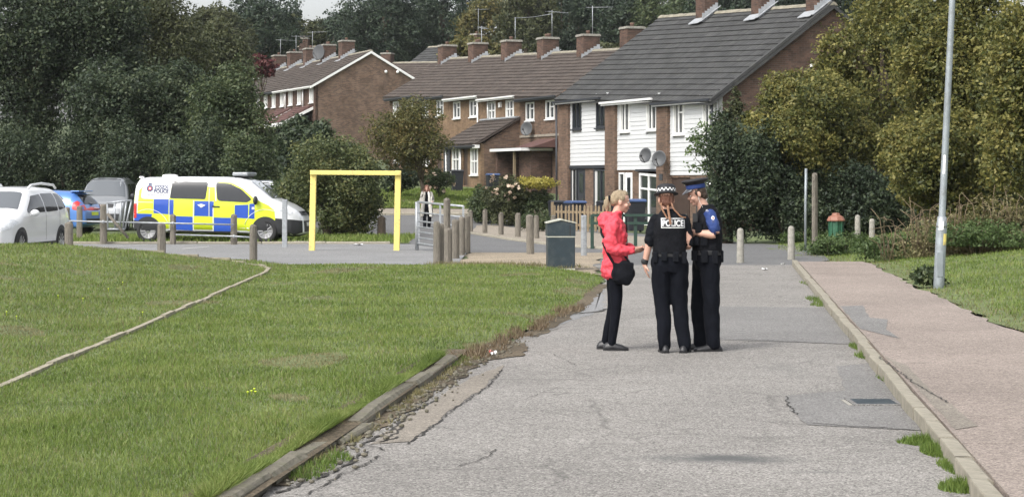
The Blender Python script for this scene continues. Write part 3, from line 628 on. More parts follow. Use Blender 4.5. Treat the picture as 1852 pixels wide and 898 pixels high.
def dish(parent, p, face, r=.3, mat='dish'):
    face = Vector(face).normalized(); Mx = Matrix.Translation(Vector(p)) @ face.to_track_quat('Z', 'Y').to_matrix().to_4x4()
    q = MB(); q.lathe([(.01, -.06), (r * .5, -.045), (r * .85, -.01), (r, .02), (r * .97, .03), (r * .8, .005), (r * .4, -.03), (.01, -.04)], n=20, M=Mx, sx=.9)
    d = q.build('satellite_dish', M[mat], parent)
    q = MB(); f = Mx @ Vector((0, -r * .3, r * 1.1)); q.tube([Mx @ Vector((0, -r * .95, 0)), f], .016, 5); q.ell(f, (.05, .05, .05), 8, 5); q.tube([Mx @ Vector((0, 0, -.04)), Mx @ Vector((0, .02, -.3))], .025, 6)
    q.build('dish_arm', M['blackpl'], d); return d
def gutter(parent, x0, x1, y, z, mat='white_pl', name='gutter'):
    q = MB(); q.box(x0, x1, y - .08, y, z - .075, z + .005); q.box(x0, x1, y + .002, y + .03, z - .15, z - .012); return q.build(name, M[mat], parent)
def pipe(parent, pts, r=.04, mat='white_pl'): q = MB(); q.tube(pts, r, 7); return q.build('downpipe', M[mat], parent)
def gable(parent, x, half, depth, z0, ze, zr, brick, t=.22, name='gable_wall'):
    q = MB(); q.prism([(.02, z0), (depth - .02, z0), (depth - .02, ze), (half, zr), (.02, ze)], x - t, x, 'yz'); return q.build(name, M[brick], parent)
def roof(parent, x0, x1, half, ze, zr, mat, seed, over=.3, gauge=.35, tw=.3, thick=.03, shear=0.0):
    sl = (zr - ze) / half; ye, z0 = -over, ze - over * sl
    q = MB(); t = .1
    q.prism([(ye, z0), (half, zr), (2 * half + over, z0), (2 * half + over, z0 - t), (half, zr - t * 1.4), (ye, z0 - t)], x0, x1, 'yz')
    r = q.build('roof', mat, parent); roof_tiles(r, x0, x1, ye, z0, half, zr, mat, seed, tw, gauge, thick)
    q = MB(); n = max(1, int((x1 - x0) / .45)); w = (x1 - x0) / n; rr = random.Random(seed)
    for i in range(n): q.prism([(half - .16, zr - .03), (half - .09, zr + .06), (half, zr + .1 + rr.uniform(-.006, .008)), (half + .09, zr + .06), (half + .16, zr - .03)], x0 + i * w + .006, x0 + (i + 1) * w - .006, 'yz')
    o = q.build('ridge_tiles', M['ridge'], r)
    if shear: o['kind'] = 'stuff'
    if shear:
        for ob in [r] + list(r.children): shear_z(ob, shear, (x0 + x1) / 2)
    return r
def shear_z(ob, k, xm):
    me = ob.data; v = np.empty(len(me.vertices) * 3, np.float32); me.vertices.foreach_get('co', v); v = v.reshape(-1, 3); v[:, 2] += k * (v[:, 0] - xm); me.vertices.foreach_set('co', v.ravel()); me.update()
    return ob
# ---- white boarded terrace, three houses stepping down to the right
WH = 4.69; WR = 3.44
wl = ['white boarded house with black window frames, beside the brown brick terrace', 'middle white boarded house with white front door and a round grey dish', 'white boarded house at the right end, with recessed brown door']
for i in range(3):
    base_z = .24 - .215 * i; p = Vector((2.14, 88, base_z)) + UDIR * (5 * i); EV = 5.15
    hs_ = thing('terraced_house', wl[i], 'house', p, HROT, 'white boarded terraced houses')
    fr = 'darkframe' if i == 0 else 'white_pl'
    wz = (EV - 1.42, EV - .14); wins = [(1.3, 2.25, *wz), (3.85, 4.85, *wz)]
    zb = EV - 2.95
    # lower brick front with openings
    lows = {0: [(1.05, 2.6, -.3, 2.1), (3.55, 4.97, .35, 2.1)], 1: [(1.15, 2.45, -.3, 2.12), (3.2, 4.97, .1, 2.12)], 2: [(1.05, 2.7, -.4, 2.1), (3.5, 4.7, .5, 2.0)]}[i]
    q = MB(); wall_mb(q, 1.0, 5.0, -.6, zb, 0, .22, lows); q.build('front_wall', M['brick'], hs_)
    q = MB(); wall_mb(q, 1.0, 5.0, zb + .002, EV - .02, .03, .2, wins); q.build('upper_wall', M['curtain'], hs_)
    q = MB(); q.box(0, 1.0, -.14, .22, -.6, EV - .03); q.build('brick_pillar', M['brick'], hs_)
    # white boards, each its own board
    nb = 17; bh = 2.95 / nb; cache = {}; rnd = random.Random(50 + i)
    for r in range(nb):
        z0 = zb + r * bh; cuts = [(1.0, 5.0)]
        for w in wins:
            if z0 + bh * .8 > w[2] - .05 and z0 < w[3]:
                cuts = [c for a, b in cuts for c in ((a, min(b, w[0])), (max(a, w[1]), b)) if c[1] - c[0] > .05]
        for a, b in cuts:
            key = (a, b)
            if key not in cache: q = MB(); q.prism([(-.03, 0), (.03, 0), (.03, bh - .001), (-.012, bh - .001)], a + .005, b - .005, 'yz'); cache[key] = q.mesh('cladding_board', M['boards'])
            o = link('cladding_board', cache[key], hs_); o.location = (0, rnd.uniform(-.004, .004), z0)
    for w in wins: window(hs_, *w, -.02, fr, 'two' if i != 2 else 'trans', True, curtain=(i > 0), fw=.07)
    def door(x0, x1, z0, z1, mat, glass=True):
        q = MB(); q.box(x0, x1, .02, .1, z0, z1)
        for a, b, c, d in ((x0 + .12, x1 - .12, z0 + .15, z0 + .75), (x0 + .12, x1 - .12, z0 + .85, z0 + 1.25)): q.box(a, b, .005, .03, c, d)
        d_ = q.build('front_door', M[mat], hs_)
        if glass: q = MB(); q.box(x0 + .2, x1 - .2, .0, .03, z0 + 1.35, z1 - .2); q.build('door_pane', M['glass'], d_)
        q = MB(); q.bar((x1 - .1, -.03, z0 + .98), (x1 - .1, -.03, z0 + 1.1), .03); q.build('door_handle', M['chrome'], d_)
    if i == 0:
        door(1.75, 2.56, -.28, 2.06, 'darkframe'); window(hs_, 1.07, 1.72, -.25, 2.08, .0, 'darkframe', 'one', False, True); window(hs_, *lows[1], 0, 'darkframe', 'two', True, True, .07)
        q = MB(); q.box(1.0, 5.0, -.06, .0, 2.07, 2.19); q.build('lintel', M['darkframe'], hs_)
    elif i == 1:
        door(1.72, 2.42, -.28, 2.1, 'white_pl'); window(hs_, 1.16, 1.68, -.25, 2.1, .0, 'white_pl', 'one', False, False); window(hs_, *lows[1], -.03, 'white_pl', 'french', True, False, .1)
        q = MB(); q.box(2.98, 5.0, -.12, .03, 2.13, 2.22); q.build('lintel', M['darkframe'], hs_)
    else:
        door(1.6, 2.6, -.35, 2.06, 'door_brown', False); window(hs_, *lows[1], 0, 'white_pl', 'two')
        q = MB(); q.box(1.05, 1.55, .05, .2, -.35, 2.1); q.build('porch_side', M['door_brown'], hs_)
    rf = roof(hs_, -.03, 5.0 if i < 2 else 5.18, WH, EV, EV + WR, M['tile_grey'], 70 + i, .32, .37, .3, .045, -.043)
    gutter(hs_, .0 if i else -.1, 5.0, -.33, EV - .2, 'white_pl' if i == 1 else 'darkframe')
    shear_z(hs_.children[-1], -.043, 2.5)
    q = MB(); q.box(0.02, 4.98, -.33, -.02, EV - .33, EV - .28); q.build('soffit', M['white_pl'], hs_)
    q = MB(); q.box(0.0, 5.0, 2 * WH - .22, 2 * WH, -.6, EV - .05); q.build('back_wall', M['brick'], hs_)
    sl = lambda y, EV=EV: EV + WR / WH * y
    chimney(hs_, 4.98 if i < 2 else 4.4, WH - .22, EV + WR - .5, EV + WR + 1.7, .85, .6, 2, 'brick_red', slope=sl)
    if i == 0: gable(hs_, .2, WH, 2 * WH, -.6, EV - .05, EV + WR - .1, 'brick'); pipe(hs_, [(-.08, -.22, EV - .3), (-.08, -.2, -.5)], .045, 'darkframe')
    if i == 2:
        gable(hs_, 5.0, WH, 2 * WH, -1.0, EV - .05, EV + WR - .1, 'brick_red')
        q = MB(); q.prism([(-.34, EV - .36), (WH, EV + WR - .12), (WH, EV + WR + .03), (-.34, EV - .2)], 5.0, 5.16, 'yz'); q.build('verge_board', M['tile_grey'], hs_)
        pipe(hs_, [(4.93, -.2, EV - .3), (4.93, -.17, -.5)], .045, 'darkframe')
        q = MB(); q.tube([(5.0, 4.3, 6.1), (5.55, 4.3, 6.2), (5.6, 3.9, 6.2)], .035, 6); q.box(5.5, 5.62, 3.5, 3.9, 6.14, 6.24); q.build('security_lamp', M['white_pl'], hs_)
    if i == 1: dish(hs_, (4.62, -.42, 2.75), (.55, -.8, .2), .3)
    if i == 2: dish(hs_, (1.05, -.5, 2.82), (.7, -.7, .2), .32); q = MB(); q.box(.3, .6, -.16, -.1, 2.0, 2.25); q.build('meter_box', M['dish'], hs_)
# ---- brown brick terrace in the middle, climbing to the left
MH, MR, MU = 4.0, 2.3, 5.8
ml = ['brown brick terraced house with flat porch roof, next to the white boarded one', 'brick terraced house with a tiled lean-to extension and cross-barred windows', 'brick terraced house left of the tiled lean-to, behind the rose bushes', 'brick terraced house partly hidden by the small yellowing tree', 'leftmost house of the middle brick terrace, against the big gable']
for k in range(5):
    Lr = -.8 + MU * k; Ll = Lr + MU; ev = 6.2 + .0379 * (Lr + MU / 2); base = ev - 4.95
    p = Vector((2.2, 103, 0)) - UDIR * Ll; p.z = base; EV = 4.95
    h = thing('terraced_house', ml[k], 'house', p, HROT, 'brown brick terraced houses in the middle row')
    cx = MU / 2; off = [(-1.35), (1.45)]
    st_ = ['trans', 'cross', 'trans', 'trans', 'cross'][k]; wz = (EV - 1.36, EV - .4)
    wins = [(cx - 1.45 - .6, cx - 1.45 + .6, *wz), (cx + 1.35 - .6, cx + 1.35 + .6, *wz)]
    lows = [(1.0, 2.3, .7, 2.0), (3.6, 4.5, 0, 2.05)]
    q = MB(); wall_mb(q, 0, MU, -1.5, EV - .05, 0, .22, wins + lows); q.build('front_wall', M['brick_tan' if k in (1, 2, 3) else 'brick'], h)
    for w in wins: window(h, *w, 0, 'white_pl', st_, True, st_ == 'cross', .09)
    window(h, *lows[0], 0, 'white_pl', 'two'); q = MB(); q.box(3.6, 4.5, .05, .12, 0, 2.05); q.build('front_door', M['door_brown'], h)
    roof(h, -.02 if k < 4 else -.2, MU, MH, EV, EV + MR, M['tile_brown'], 80 + k, .35, .36, .3, .045, -.0379)
    gutter(h, 0, MU, -.36, EV - .22, 'white_pl' if k in (1, 2) else 'darkframe')
    q = MB(); q.box(0, MU, 2 * MH - .22, 2 * MH, -1.5, EV - .05); q.build('back_wall', M['brick'], h)
    sl = lambda y, EV=EV: EV + MR / MH * y
    chimney(h, .05, MH - .15, EV + MR - 1, EV + MR + 1.0, .95, .95, 1 + (k % 2), 'brick_red', slope=sl)
    if k == 0: chimney(h, MU - .02, MH - .15, EV + MR - 1, EV + MR + 1.0, .95, .95, 1, 'brick_red', slope=sl)
    if k == 1: q = MB(); q.tube([(.3, MH, EV + MR + 2.3), (-2.6, MH, EV + MR + 2.34), (-5.5, MH, EV + MR + 2.5)], .016, 5); q.build('aerial_boom', M['galv'], h)
    if k == 2: q = MB(); q.tube([(.3, MH, EV + MR + .9), (.3, MH, EV + MR + 2.32)], .022, 6); q.build('aerial_mast', M['galv'], h)
    if k in (0, 1): aerial('tv_aerial', h, (.3, MH, EV + MR + 1), 1.5, 7, 1.1, 1.0 + k)
    if k == 3: aerial('tv_aerial', h, (.3, MH, EV + MR + .3), 1.7, 6, 1.2, 2.6)
    if k == 4: gable(h, .2, MH, 2 * MH, -1.5, EV - .05, EV + MR - .1, 'brick')
    gable(h, MU - .002, MH, 2 * MH, -1.5, EV - .05, EV + MR - .12, 'brick')
    if k == 0:
        dish(h, (1.95, -.4, 3.15), (.65, -.7, .2), .38)
        q = MB(); q.box(.1, 4.6, -1.7, 0, 2.0, 2.14); pr = q.build('porch_roof', M['darkframe'], h)
        q = MB(); q.box(.06, 4.64, -1.74, -1.7, 1.98, 2.12); q.box(4.6, 4.64, -1.7, 0, 1.98, 2.12); q.build('porch_fascia', M['white_pl'], pr)
        q = MB(); q.prism([(-1.4, 2.15), (0, 2.15), (0, 2.6)], 2.8, 5.3, 'yz'); q.build('porch_tiles', M['tile_red'], h)
        q = MB(); q.box(.3, .55, -1.5, 0, -1, 2.0); q.box(2.7, 4.4, -1.1, 0, -1, 1.99); q.box(.55, 2.7, -1.5, -1.3, -1, .3); q.build('porch_wall', M['brick_red'], h)
        q = MB(); q.box(3.0, 3.12, -1.55, -1.43, -.5, 2.0); q.build('porch_post', M['newwood'], h)
        q = MB(); q.box(0, MU, -.05, 0, 2.72, 2.84); q.build('string_course', M['pavement'], h)
    if k == 1:
        e = 5.72; q = MB(); low = [(1.2, 2.45, .75, 2.05), (2.9, 3.7, 0, 2.05), (4.2, 5.35, .55, 2.0)]
        wall_mb(q, .3, e, -1.2, 2.2, -2.2, -2.0, low); q.build('extension_front', M['brick_tan'], h)
        q = MB(); q.prism([(-2.2 + .2, -1.2), (0, -1.2), (0, 3.5), (-2.0, 2.22)], e - .2, e, 'yz'); q.build('extension_side', M['brick'], h); q = MB(); q.prism([(-2.0, -1.2), (0, -1.2), (0, 3.5), (-2.0, 2.22)], .3, .5, 'yz'); q.build('extension_side', M['brick'], h)
        window(h, *low[0], -2.2, 'white_pl', 'cross', True, True, .09); window(h, *low[2], -2.2, 'white_pl', 'cross', True, True, .09)
        q = MB(); q.box(2.9, 3.7, -2.12, -2.05, 0, 2.05); q.build('extension_door', M['door_brown'], h)
        q = MB(); q.prism([(-2.5, 2.17), (0, 3.6), (0, 3.5), (-2.5, 2.07)], 0, e + .12, 'yz'); r_ = q.build('extension_roof', M['tile_brown'], h); roof_tiles(r_, 0, e + .12, -2.5, 2.17, 0, 3.6, M['tile_brown'], 95, .3, .36, .045)
        q = MB(); q.box(.1, e, -.25, -.02, 3.56, 3.64); q.build('lead_flashing', M['lead'], r_)
        gutter(h, 0, e + .1, -2.52, 2.1, 'darkframe')
        pipe(h, [(.4, -2.3, 2.0), (.4, -2.25, -.8)], .045, 'white_pl'); pipe(h, [(1.05, -.1, EV - .3), (1.05, -.08, 3.5)], .05, 'white_pl'); pipe(h, [(2.7, -2.26, 2.0), (2.7, -2.25, -.8)], .045, 'white_pl')
        q = MB(); q.prism([(-.0, EV - .75), (-.12, EV - .75), (-.12, EV - .5), (0, EV - .45)], 2.75, 2.98, 'yz'); q.build('alarm_box', M['white_pl'], h)
        q = MB(); q.box(e - .3, e + .14, -2.56, -2.3, 1.95, 2.12); q.build('fascia_end', M['white_pl'], r_)
    if k == 2:
        pipe(h, [(MU - .6, -.1, EV - .3), (MU - .6, -.08, -.5)], .045, 'white_pl')
# ---- left terrace with the big brick gable
GH, GR, GU = 4.18, 2.4, 5.2; gx, gy, gev = -14.24, 148, 8.87
gl = ['terraced house ending in the big plain brick gable with white verge boards', 'terraced house second from the big brick gable, round dish by its chimney', 'terraced house third from the big brick gable, behind the dark trees', 'far terraced house left of the big gable, mostly behind the trees', 'farthest terraced house of the left row, only its roof and chimney showing']
for k in range(5):
    u0 = .8 if k == 0 else 0; wid = GU + u0; Ll = GU * (k + 1) + .8; p = Vector((gx, gy, 0)) - UDIR * Ll; EV = 5.0; p.z = gev - EV + .02 * k
    h = thing('terraced_house', gl[k], 'house', p, HROT, 'brick terraced houses of the left row')
    wins = [(1.0, 2.1, EV - 1.4, EV - .25), (3.6 + u0, 4.7 + u0, EV - 1.4, EV - .25)]
    q = MB(); wall_mb(q, 0, wid, -2, EV - .05, 0, .22, wins); q.build('front_wall', M['brick_red'], h)
    for w in wins: window(h, *w, 0, 'white_pl', 'two', True, True, .13)
    roof(h, -.02, wid + (.15 if k == 0 else 0), GH, EV, EV + GR, M['tile_brown'], 110 + k, .35, .4, .4, .05)
    gutter(h, 0, wid, -.36, EV - .22, 'white_pl' if k < 2 else 'darkframe')
    sl = lambda y, EV=EV: EV + GR / GH * y
    chimney(h, .0, GH - .1, EV + GR - 1, EV + GR + 1.15, 1.0, 1.0, 1 if k != 1 else 2, 'brick_red', slope=sl)
    if k == 0:
        gable(h, wid, GH, 2 * GH, -2.5, EV - .05, EV + GR - .05, 'brick')
        q = MB()
        for a, b in ((-.38, GH), (2 * GH + .38, GH)):
            za, zb_ = EV + (-.38) * GR / GH, EV + GR
            q.prism([(a, za - .18), (b, zb_ - .18), (b, zb_ + .0), (a, za + .0)], wid + .002, wid + .17, 'yz')
        q.build('verge_board', M['white_pl'], h)
        for yy in (5.3, 6.2): q = MB(); q.ell((wid + .15, yy, EV + .9), (.12, .12, .12), 8, 5); q.build('flood_lamp', M['white_pl'], h)
    if k == 1: dish(h, (.15, GH - .9, EV + GR + .5), (.65, -.75, .15), .62)
    if k in (0, 1):
        q = MB(); x0, x1 = (.5, wid - .6); q.prism([(-2.4, 2.15), (0, 3.4), (0, 3.3), (-2.4, 2.05)], x0, x1, 'yz'); r_ = q.build('porch_roof', M['tile_red'], h); roof_tiles(r_, x0, x1, -2.4, 2.15, 0, 3.4, M['tile_red'], 130 + k, .4, .4, .04)
        q = MB(); q.prism([(-2.45, 1.85), (0, 3.1), (0, 3.32), (-2.45, 2.1)], x1, x1 + .06, 'yz'); q.box(x0, x1, -2.46, -2.4, 1.85, 2.12); q.build('porch_fascia', M['white_pl'], r_)
        q = MB(); q.box(x0 + .2, x1 - .1, -2.2, 0, -1, 2.05); q.build('porch_wall', M['brick_red'], h); pipe(h, [(GU * .55, -.1, EV - .25), (GU * .55, -.08, 3.3)], .06)
    if k in (2, 3, 4): aerial('tv_aerial', h, (.2, GH, EV + GR + 1), 1.5, 5, 1.3, .4 * k)
# ---- roofs of houses farther back
def far_house(label, p, rot, L, half, EV, R, mat, brick, white=True, ch=(), win=None):
    h = thing('distant_house', label, 'house', p, rot, 'houses glimpsed behind the terraces')
    q = MB(); q.box(.05, L - .05, 0.02, 2 * half - .02, -3, EV - .05); q.build('wall', M[brick], h); roof(h, 0, L, half, EV, EV + R, M[mat], int(L * 7), .3, .45, .5, .05)
    gable(h, L - .05, half, 2 * half, 0, EV - .05, EV + R - .08, brick)
    if white:
        q = MB()
        for a in (-.34, 2 * half + .34): q.prism([(a, EV - .34 * R / half - .22), (half, EV + R - .22), (half, EV + R), (a, EV - .34 * R / half)], L, L + .14, 'yz')
        q.build('verge_board', M['white_pl'], h)
    for c in ch: chimney(h, c, half, EV + R - .6, EV + R + .9, .9, .9, 1)
    if win: window(h, *win, 0, 'white_pl', 'two', True, False, .16)
    return h
far_house('small house with grey roof and white gable edge peeping above the middle terrace', at(728, 128, 180), HROT + .45, 6.5, 3.2, 0.2, 2.0, 'tile_grey', 'brick_red', ch=(6.0,))
far_house('long brown roof running behind the big brick gable', at(690, 150, 172) + Vector((-3.2, 3, 0)), math.radians(-18), 9.5, 4, -.2, 2.2, 'tile_brown', 'brick', False, ch=(2.2,))
far_house('white edged gable peak showing beside the aerial chimney', at(1004, 118, 170), HROT + .3, 5, 3.0, .1, 1.3, 'tile_grey', 'brick_red')
far_house('far brown roof with a white dormer window at the end of the left row', at(438, 128, 205), math.radians(-8), 7, 4, .2, 2.4, 'tile_brown', 'brick_red', False, ch=(5.4,), win=(1, 3, -.8, .1))
far_house('house hidden behind the white boarded terrace, only a chimney and grey roof slope in view', at(1122, 118, 128), HROT, 5, 3, -.6, 1.6, 'tile_grey', 'brick_red', False, ch=(2.4,))
h = [o for o in C.objects if o.name.startswith('distant_house')]
aerial('tv_aerial', h[0], (6.2, 3.2, 3.1), 2.2, 6, 1.0, .5)
# ------------------------------------------------------------------ trees, hedges and shrubs
def foliage(name, blobs, n, leaf, mat, parent, seed, asp=.55, shell=.2, per=14, spread=.16, floor=None, up=.35):
    """many leaf-sized faces in sprays on lumpy shells; blobs = (x,y,z,rx,ry,rz)"""
    rg = np.random.default_rng(seed); B = np.array(blobs, float)
    area = (B[:, 3] * B[:, 4] + B[:, 3] * B[:, 5] + B[:, 4] * B[:, 5]); nc = max(1, n // per)
    bi = rg.choice(len(B), nc, p=area / area.sum()); b = B[bi]
    d = rg.normal(size=(nc, 3)); d /= np.linalg.norm(d, axis=1)[:, None]
    rad = 1 - np.abs(rg.normal(0, shell, nc)); rad *= 1 + .22 * np.sin(d[:, 0] * 5 + bi * 1.7) * np.sin(d[:, 2] * 6 + bi) + rg.normal(0, .06, nc)
    cc = b[:, :3] + d * b[:, 3:6] * rad[:, None]
    ci = np.repeat(np.arange(nc), per); k = len(ci); mr = np.cbrt(b[ci, 3] * b[ci, 4] * b[ci, 5])
    p = cc[ci] + rg.normal(size=(k, 3)) * (spread * np.clip(mr, .3, 2.5))[:, None] * np.array([1, 1, .75])
    if floor is not None: ok = p[:, 2] > floor; p = p[ok]; ci = ci[ok]; k = len(p)
    nr = d[ci] * .7 + rg.normal(size=(k, 3)) * .75 + np.array([0, 0, up]); nr /= np.linalg.norm(nr, axis=1)[:, None]
    t = rg.normal(size=(k, 3)); t -= nr * (t * nr).sum(1)[:, None]; t /= np.linalg.norm(t, axis=1)[:, None]; s = np.cross(nr, t)
    L = leaf * rg.uniform(.55, 1.35, k); w = L * asp * .5
    co = np.stack([p - t * (L / 2)[:, None], p + s * w[:, None] - t * (L * .05)[:, None] - nr * (L * .06)[:, None], p + t * (L / 2)[:, None], p - s * w[:, None] - t * (L * .05)[:, None] - nr * (L * .06)[:, None]], 1).reshape(-1, 3)
    return np_mesh(name, co, 4, mat, parent)
def trunk(parent, h, r, blobs, seed, lean=(0, 0), nl=7, stems=1):
    rnd = random.Random(seed); q = MB()
    for s_ in range(stems):
        ox, oy = (rnd.uniform(-.3, .3), rnd.uniform(-.3, .3)) if stems > 1 else (0, 0); pts = []; rs = []
        for i in range(7):
            t = i / 6; pts.append((ox * (1 + 2 * t) + lean[0] * t + rnd.gauss(0, .05 * h * .2), oy * (1 + 2 * t) + lean[1] * t + rnd.gauss(0, .05 * h * .2), -.2 + h * t)); rs.append(r * (1.25 - t) if i else r * 1.5)
        q.tube(pts, rs, 8)
    for i in range(nl):
        b = rnd.choice(blobs); t = rnd.uniform(.3, .85); a = Vector((lean[0] * t, lean[1] * t, h * t)); e = Vector(b[:3]) + Vector([rnd.gauss(0, .35) * x for x in b[3:6]]); mid = (a + e) / 2 + Vector((rnd.gauss(0, .2), rnd.gauss(0, .2), rnd.uniform(.1, .5)))
        q.tube([a, (a + mid) / 2 + Vector((0, 0, .1)), mid, e], [r * .5, r * .38, r * .25, r * .07], 6)
    return q.build('trunk', M['bark'], parent)
def lumps(cx, cy, cz, rx, ry, rz, n, seed, k=.5):
    rnd = random.Random(seed); out = [(cx, cy, cz, rx * .75, ry * .75, rz * .8)]
    for i in range(n):
        a = rnd.uniform(0, 2 * PI); f = rnd.uniform(-1, 1); s = math.sqrt(1 - f * f) ; m = rnd.uniform(.55, .85); q = k * rnd.uniform(.7, 1.25)
        out.append((cx + rx * m * s * math.cos(a), cy + ry * m * s * math.sin(a), cz + rz * m * f, rx * q, ry * q, rz * q))
    return out
def tree(name, label, px, D, top, left, right, bottom, mat, n, leaf, seed, cat='tree', group=None, ry=None, th=None, tr=.22, base=None, nl=8, lumpn=12, k=.45, z0=None, stems=1, **kw):
    """a tree whose crown fills the photo columns left..right and rows top..bottom when seen from the camera at depth D"""
    A, B = at(left, top, D), at(right, bottom, D); zt, zb = A.z, B.z; g = terr(D) if z0 is None else z0
    x = at(px, 0, D).x; rt = thing(name, label, cat, (x, D, g), 0, group)
    cx, cz = (A.x + B.x) / 2 - x, (zt + zb) / 2 - g; rx, rz = (B.x - A.x) / 2, (zt - zb) / 2; ry_ = ry or rx
    bl = lumps(cx, 0, cz, rx * .95, ry_ * .95, rz * .95, lumpn, seed, k)
    trunk(rt, th or max(.5, cz + rz * .3), tr, bl, seed, (cx * .8, 0), nl, stems)
    foliage('crown', bl, n, leaf, M[mat], rt, seed, floor=.05, **kw); return rt
# the dark belt behind the car park: tall trees, then bushes down to the ground
gL = 'dark trees behind the car park'
tree('dark_tree', 'tall dark green tree at the left edge behind the white car', 40, 92, -60, -60, 150, 260, 'leaf_dark', 42000, .17, 1, group=gL)
tree('dark_tree', 'very tall dark tree left of centre of the belt, above the blue hatchback', 150, 94, -70, 50, 270, 250, 'leaf_dark', 42000, .17, 2, group=gL)
tree('olive_tree', 'olive green tree of thin foliage rising behind the dark belt, above the police van', 300, 104, -40, 195, 395, 200, 'leaf_olive', 34000, .17, 3, group=gL)
tree('dark_tree', 'rounded dark tree standing behind the police van roof', 285, 90, 95, 190, 400, 330, 'leaf_dark', 36000, .16, 4, group=gL)
tree('dark_tree', 'dark green tree at the right end of the belt, sloping down beside the houses', 415, 86, 130, 340, 500, 400, 'leaf_mid', 36000, .15, 5, group=gL)
tree('dark_tree', 'lower dark tree between the tall trees over the silver car', 215, 89, 110, 120, 300, 330, 'leaf_dark', 28000, .16, 6, group=gL)
tree('olive_tree', 'pale olive tree top left of the far roofs', 395, 110, 34, 345, 470, 200, 'leaf_olive', 20000, .19, 7, group=gL)
gB = 'dense bushes behind the parked cars'
tree('dark_tree', 'dark tree just beyond the left edge of the picture', -150, 92, -40, -280, -20, 260, 'leaf_dark', 20000, .18, 8, group=gL)
tree('dark_bush', 'dark bush just beyond the left edge of the picture', -120, 86, 180, -220, -20, 436, 'leaf_dark', 9000, .15, 9, 'bush', tr=.1, stems=3, ry=1.6)
for i, (a, b, t, lab) in enumerate([(-60, 90, 190, 'dark bush at the far left behind the white car'), (60, 210, 215, 'dark bush behind the blue hatchback'), (170, 320, 220, 'dark bush behind the police van rear'), (290, 430, 215, 'dark bush behind the police van cab'), (400, 512, 240, 'dark bush just right of the police van bonnet')]):
    tree('dark_bush', lab, (a + b) / 2, (85 if i < 3 else 79) + (i % 2), t, a, b, 436, 'leaf_dark' if i < 4 else 'leaf_mid', 22000, .125, 20 + i, 'bush', gB, tr=.1, stems=3, ry=1.6, nl=5)
# ivy covered bush in the middle
tree('tall_bush', 'big rounded leafy bush standing behind the yellow height barrier', 615, 66, 252, 520, 700, 432, 'leaf_bush', 36000, .105, 31, 'bush', ry=1.7, tr=.12, stems=3, nl=8, lumpn=16)
tree('dark_bush', 'dark pointed shrub rising behind the big leafy bush', 548, 72, 208, 498, 592, 330, 'leaf_dark', 12000, .17, 32, 'bush', tr=.1, ry=1.2)
tree('dark_bush', 'small bush left of the big leafy bush beside the van bonnet', 535, 67, 300, 494, 580, 434, 'leaf_mid', 9000, .15, 33, 'bush', tr=.08, ry=1.0, stems=2)
b = thing('tree_stump', 'short broken stump at the right foot of the big leafy bush', 'stump', gt(690, 428)); q = MB(); q.lathe([(.17, -.1), (.14, .15), (.13, .45), (.12, .62), (.05, .66)], n=10); q.build('trunk', M['bark'], b)
tree('small_tree', 'small yellowing tree with a bent trunk on the front lawn', 770, 94, 178, 676, 818, 318, 'leaf_turn', 19000, .12, 34, ry=1.6, th=2.6, tr=.12, nl=12, lumpn=14, k=.46)
rt = tree('rose_bush', 'rose bush with pale pink flowers by the black wheelie bin', 795, 98, 306, 762, 822, 350, 'leaf_mid', 4500, .1, 35, 'bush', tr=.04, ry=.7)
_f = foliage('flowers', [(0, -.35, .75, .7, .4, .45)], 60, .16, M['rose'], rt, 36, asp=1.0, per=5, spread=.08); _f['kind'] = 'stuff'
tree('dark_bush', 'dark shrub under the small yellowing tree, left of the roses', 722, 99, 295, 682, 770, 345, 'leaf_dark', 5000, .12, 37, 'bush', tr=.05, ry=.8)
tree('clipped_hedge', 'dark green rounded hedge at the corner of the front garden', 872, 81, 332, 842, 915, 412, 'leaf_mid', 10000, .1, 38, 'hedge', tr=.05, ry=.9, stems=2)
rt = tree('rose_bush', 'tall rose bush full of pale pink flowers in the middle of the garden hedge', 915, 79.5, 318, 870, 962, 412, 'leaf_olive', 9500, .1, 39, 'bush', tr=.05, ry=.9, stems=2)
_f = foliage('flowers', [(0, -.55, 1.45, .85, .4, .5)], 150, .13, M['rose'], rt, 40, asp=1.0, per=5, spread=.06); _f['kind'] = 'stuff'
rt = tree('clipped_hedge', 'garden hedge with a yellow top in front of the flat porch roof', 965, 80, 338, 925, 1004, 415, 'leaf_mid', 9000, .1, 41, 'hedge', tr=.05, ry=.9, stems=2)
foliage('yellow_top', [(0, -.1, 1.62, .85, .8, .16)], 2600, .11, M['leaf_yellow'], rt, 42)
tree('box_bush', 'low rounded green bush by the bollards in front of the tall hedge', 968, 72, 384, 938, 1002, 424, 'leaf_mid', 7000, .07, 43, 'bush', tr=.04, ry=.7)
rt = tree('yellow_shrub', 'yellow leaved shrub in front of the brown porch door', 1192, 80, 362, 1180, 1206, 392, 'leaf_yellow', 1500, .1, 44, 'shrub', tr=.03, ry=.3)
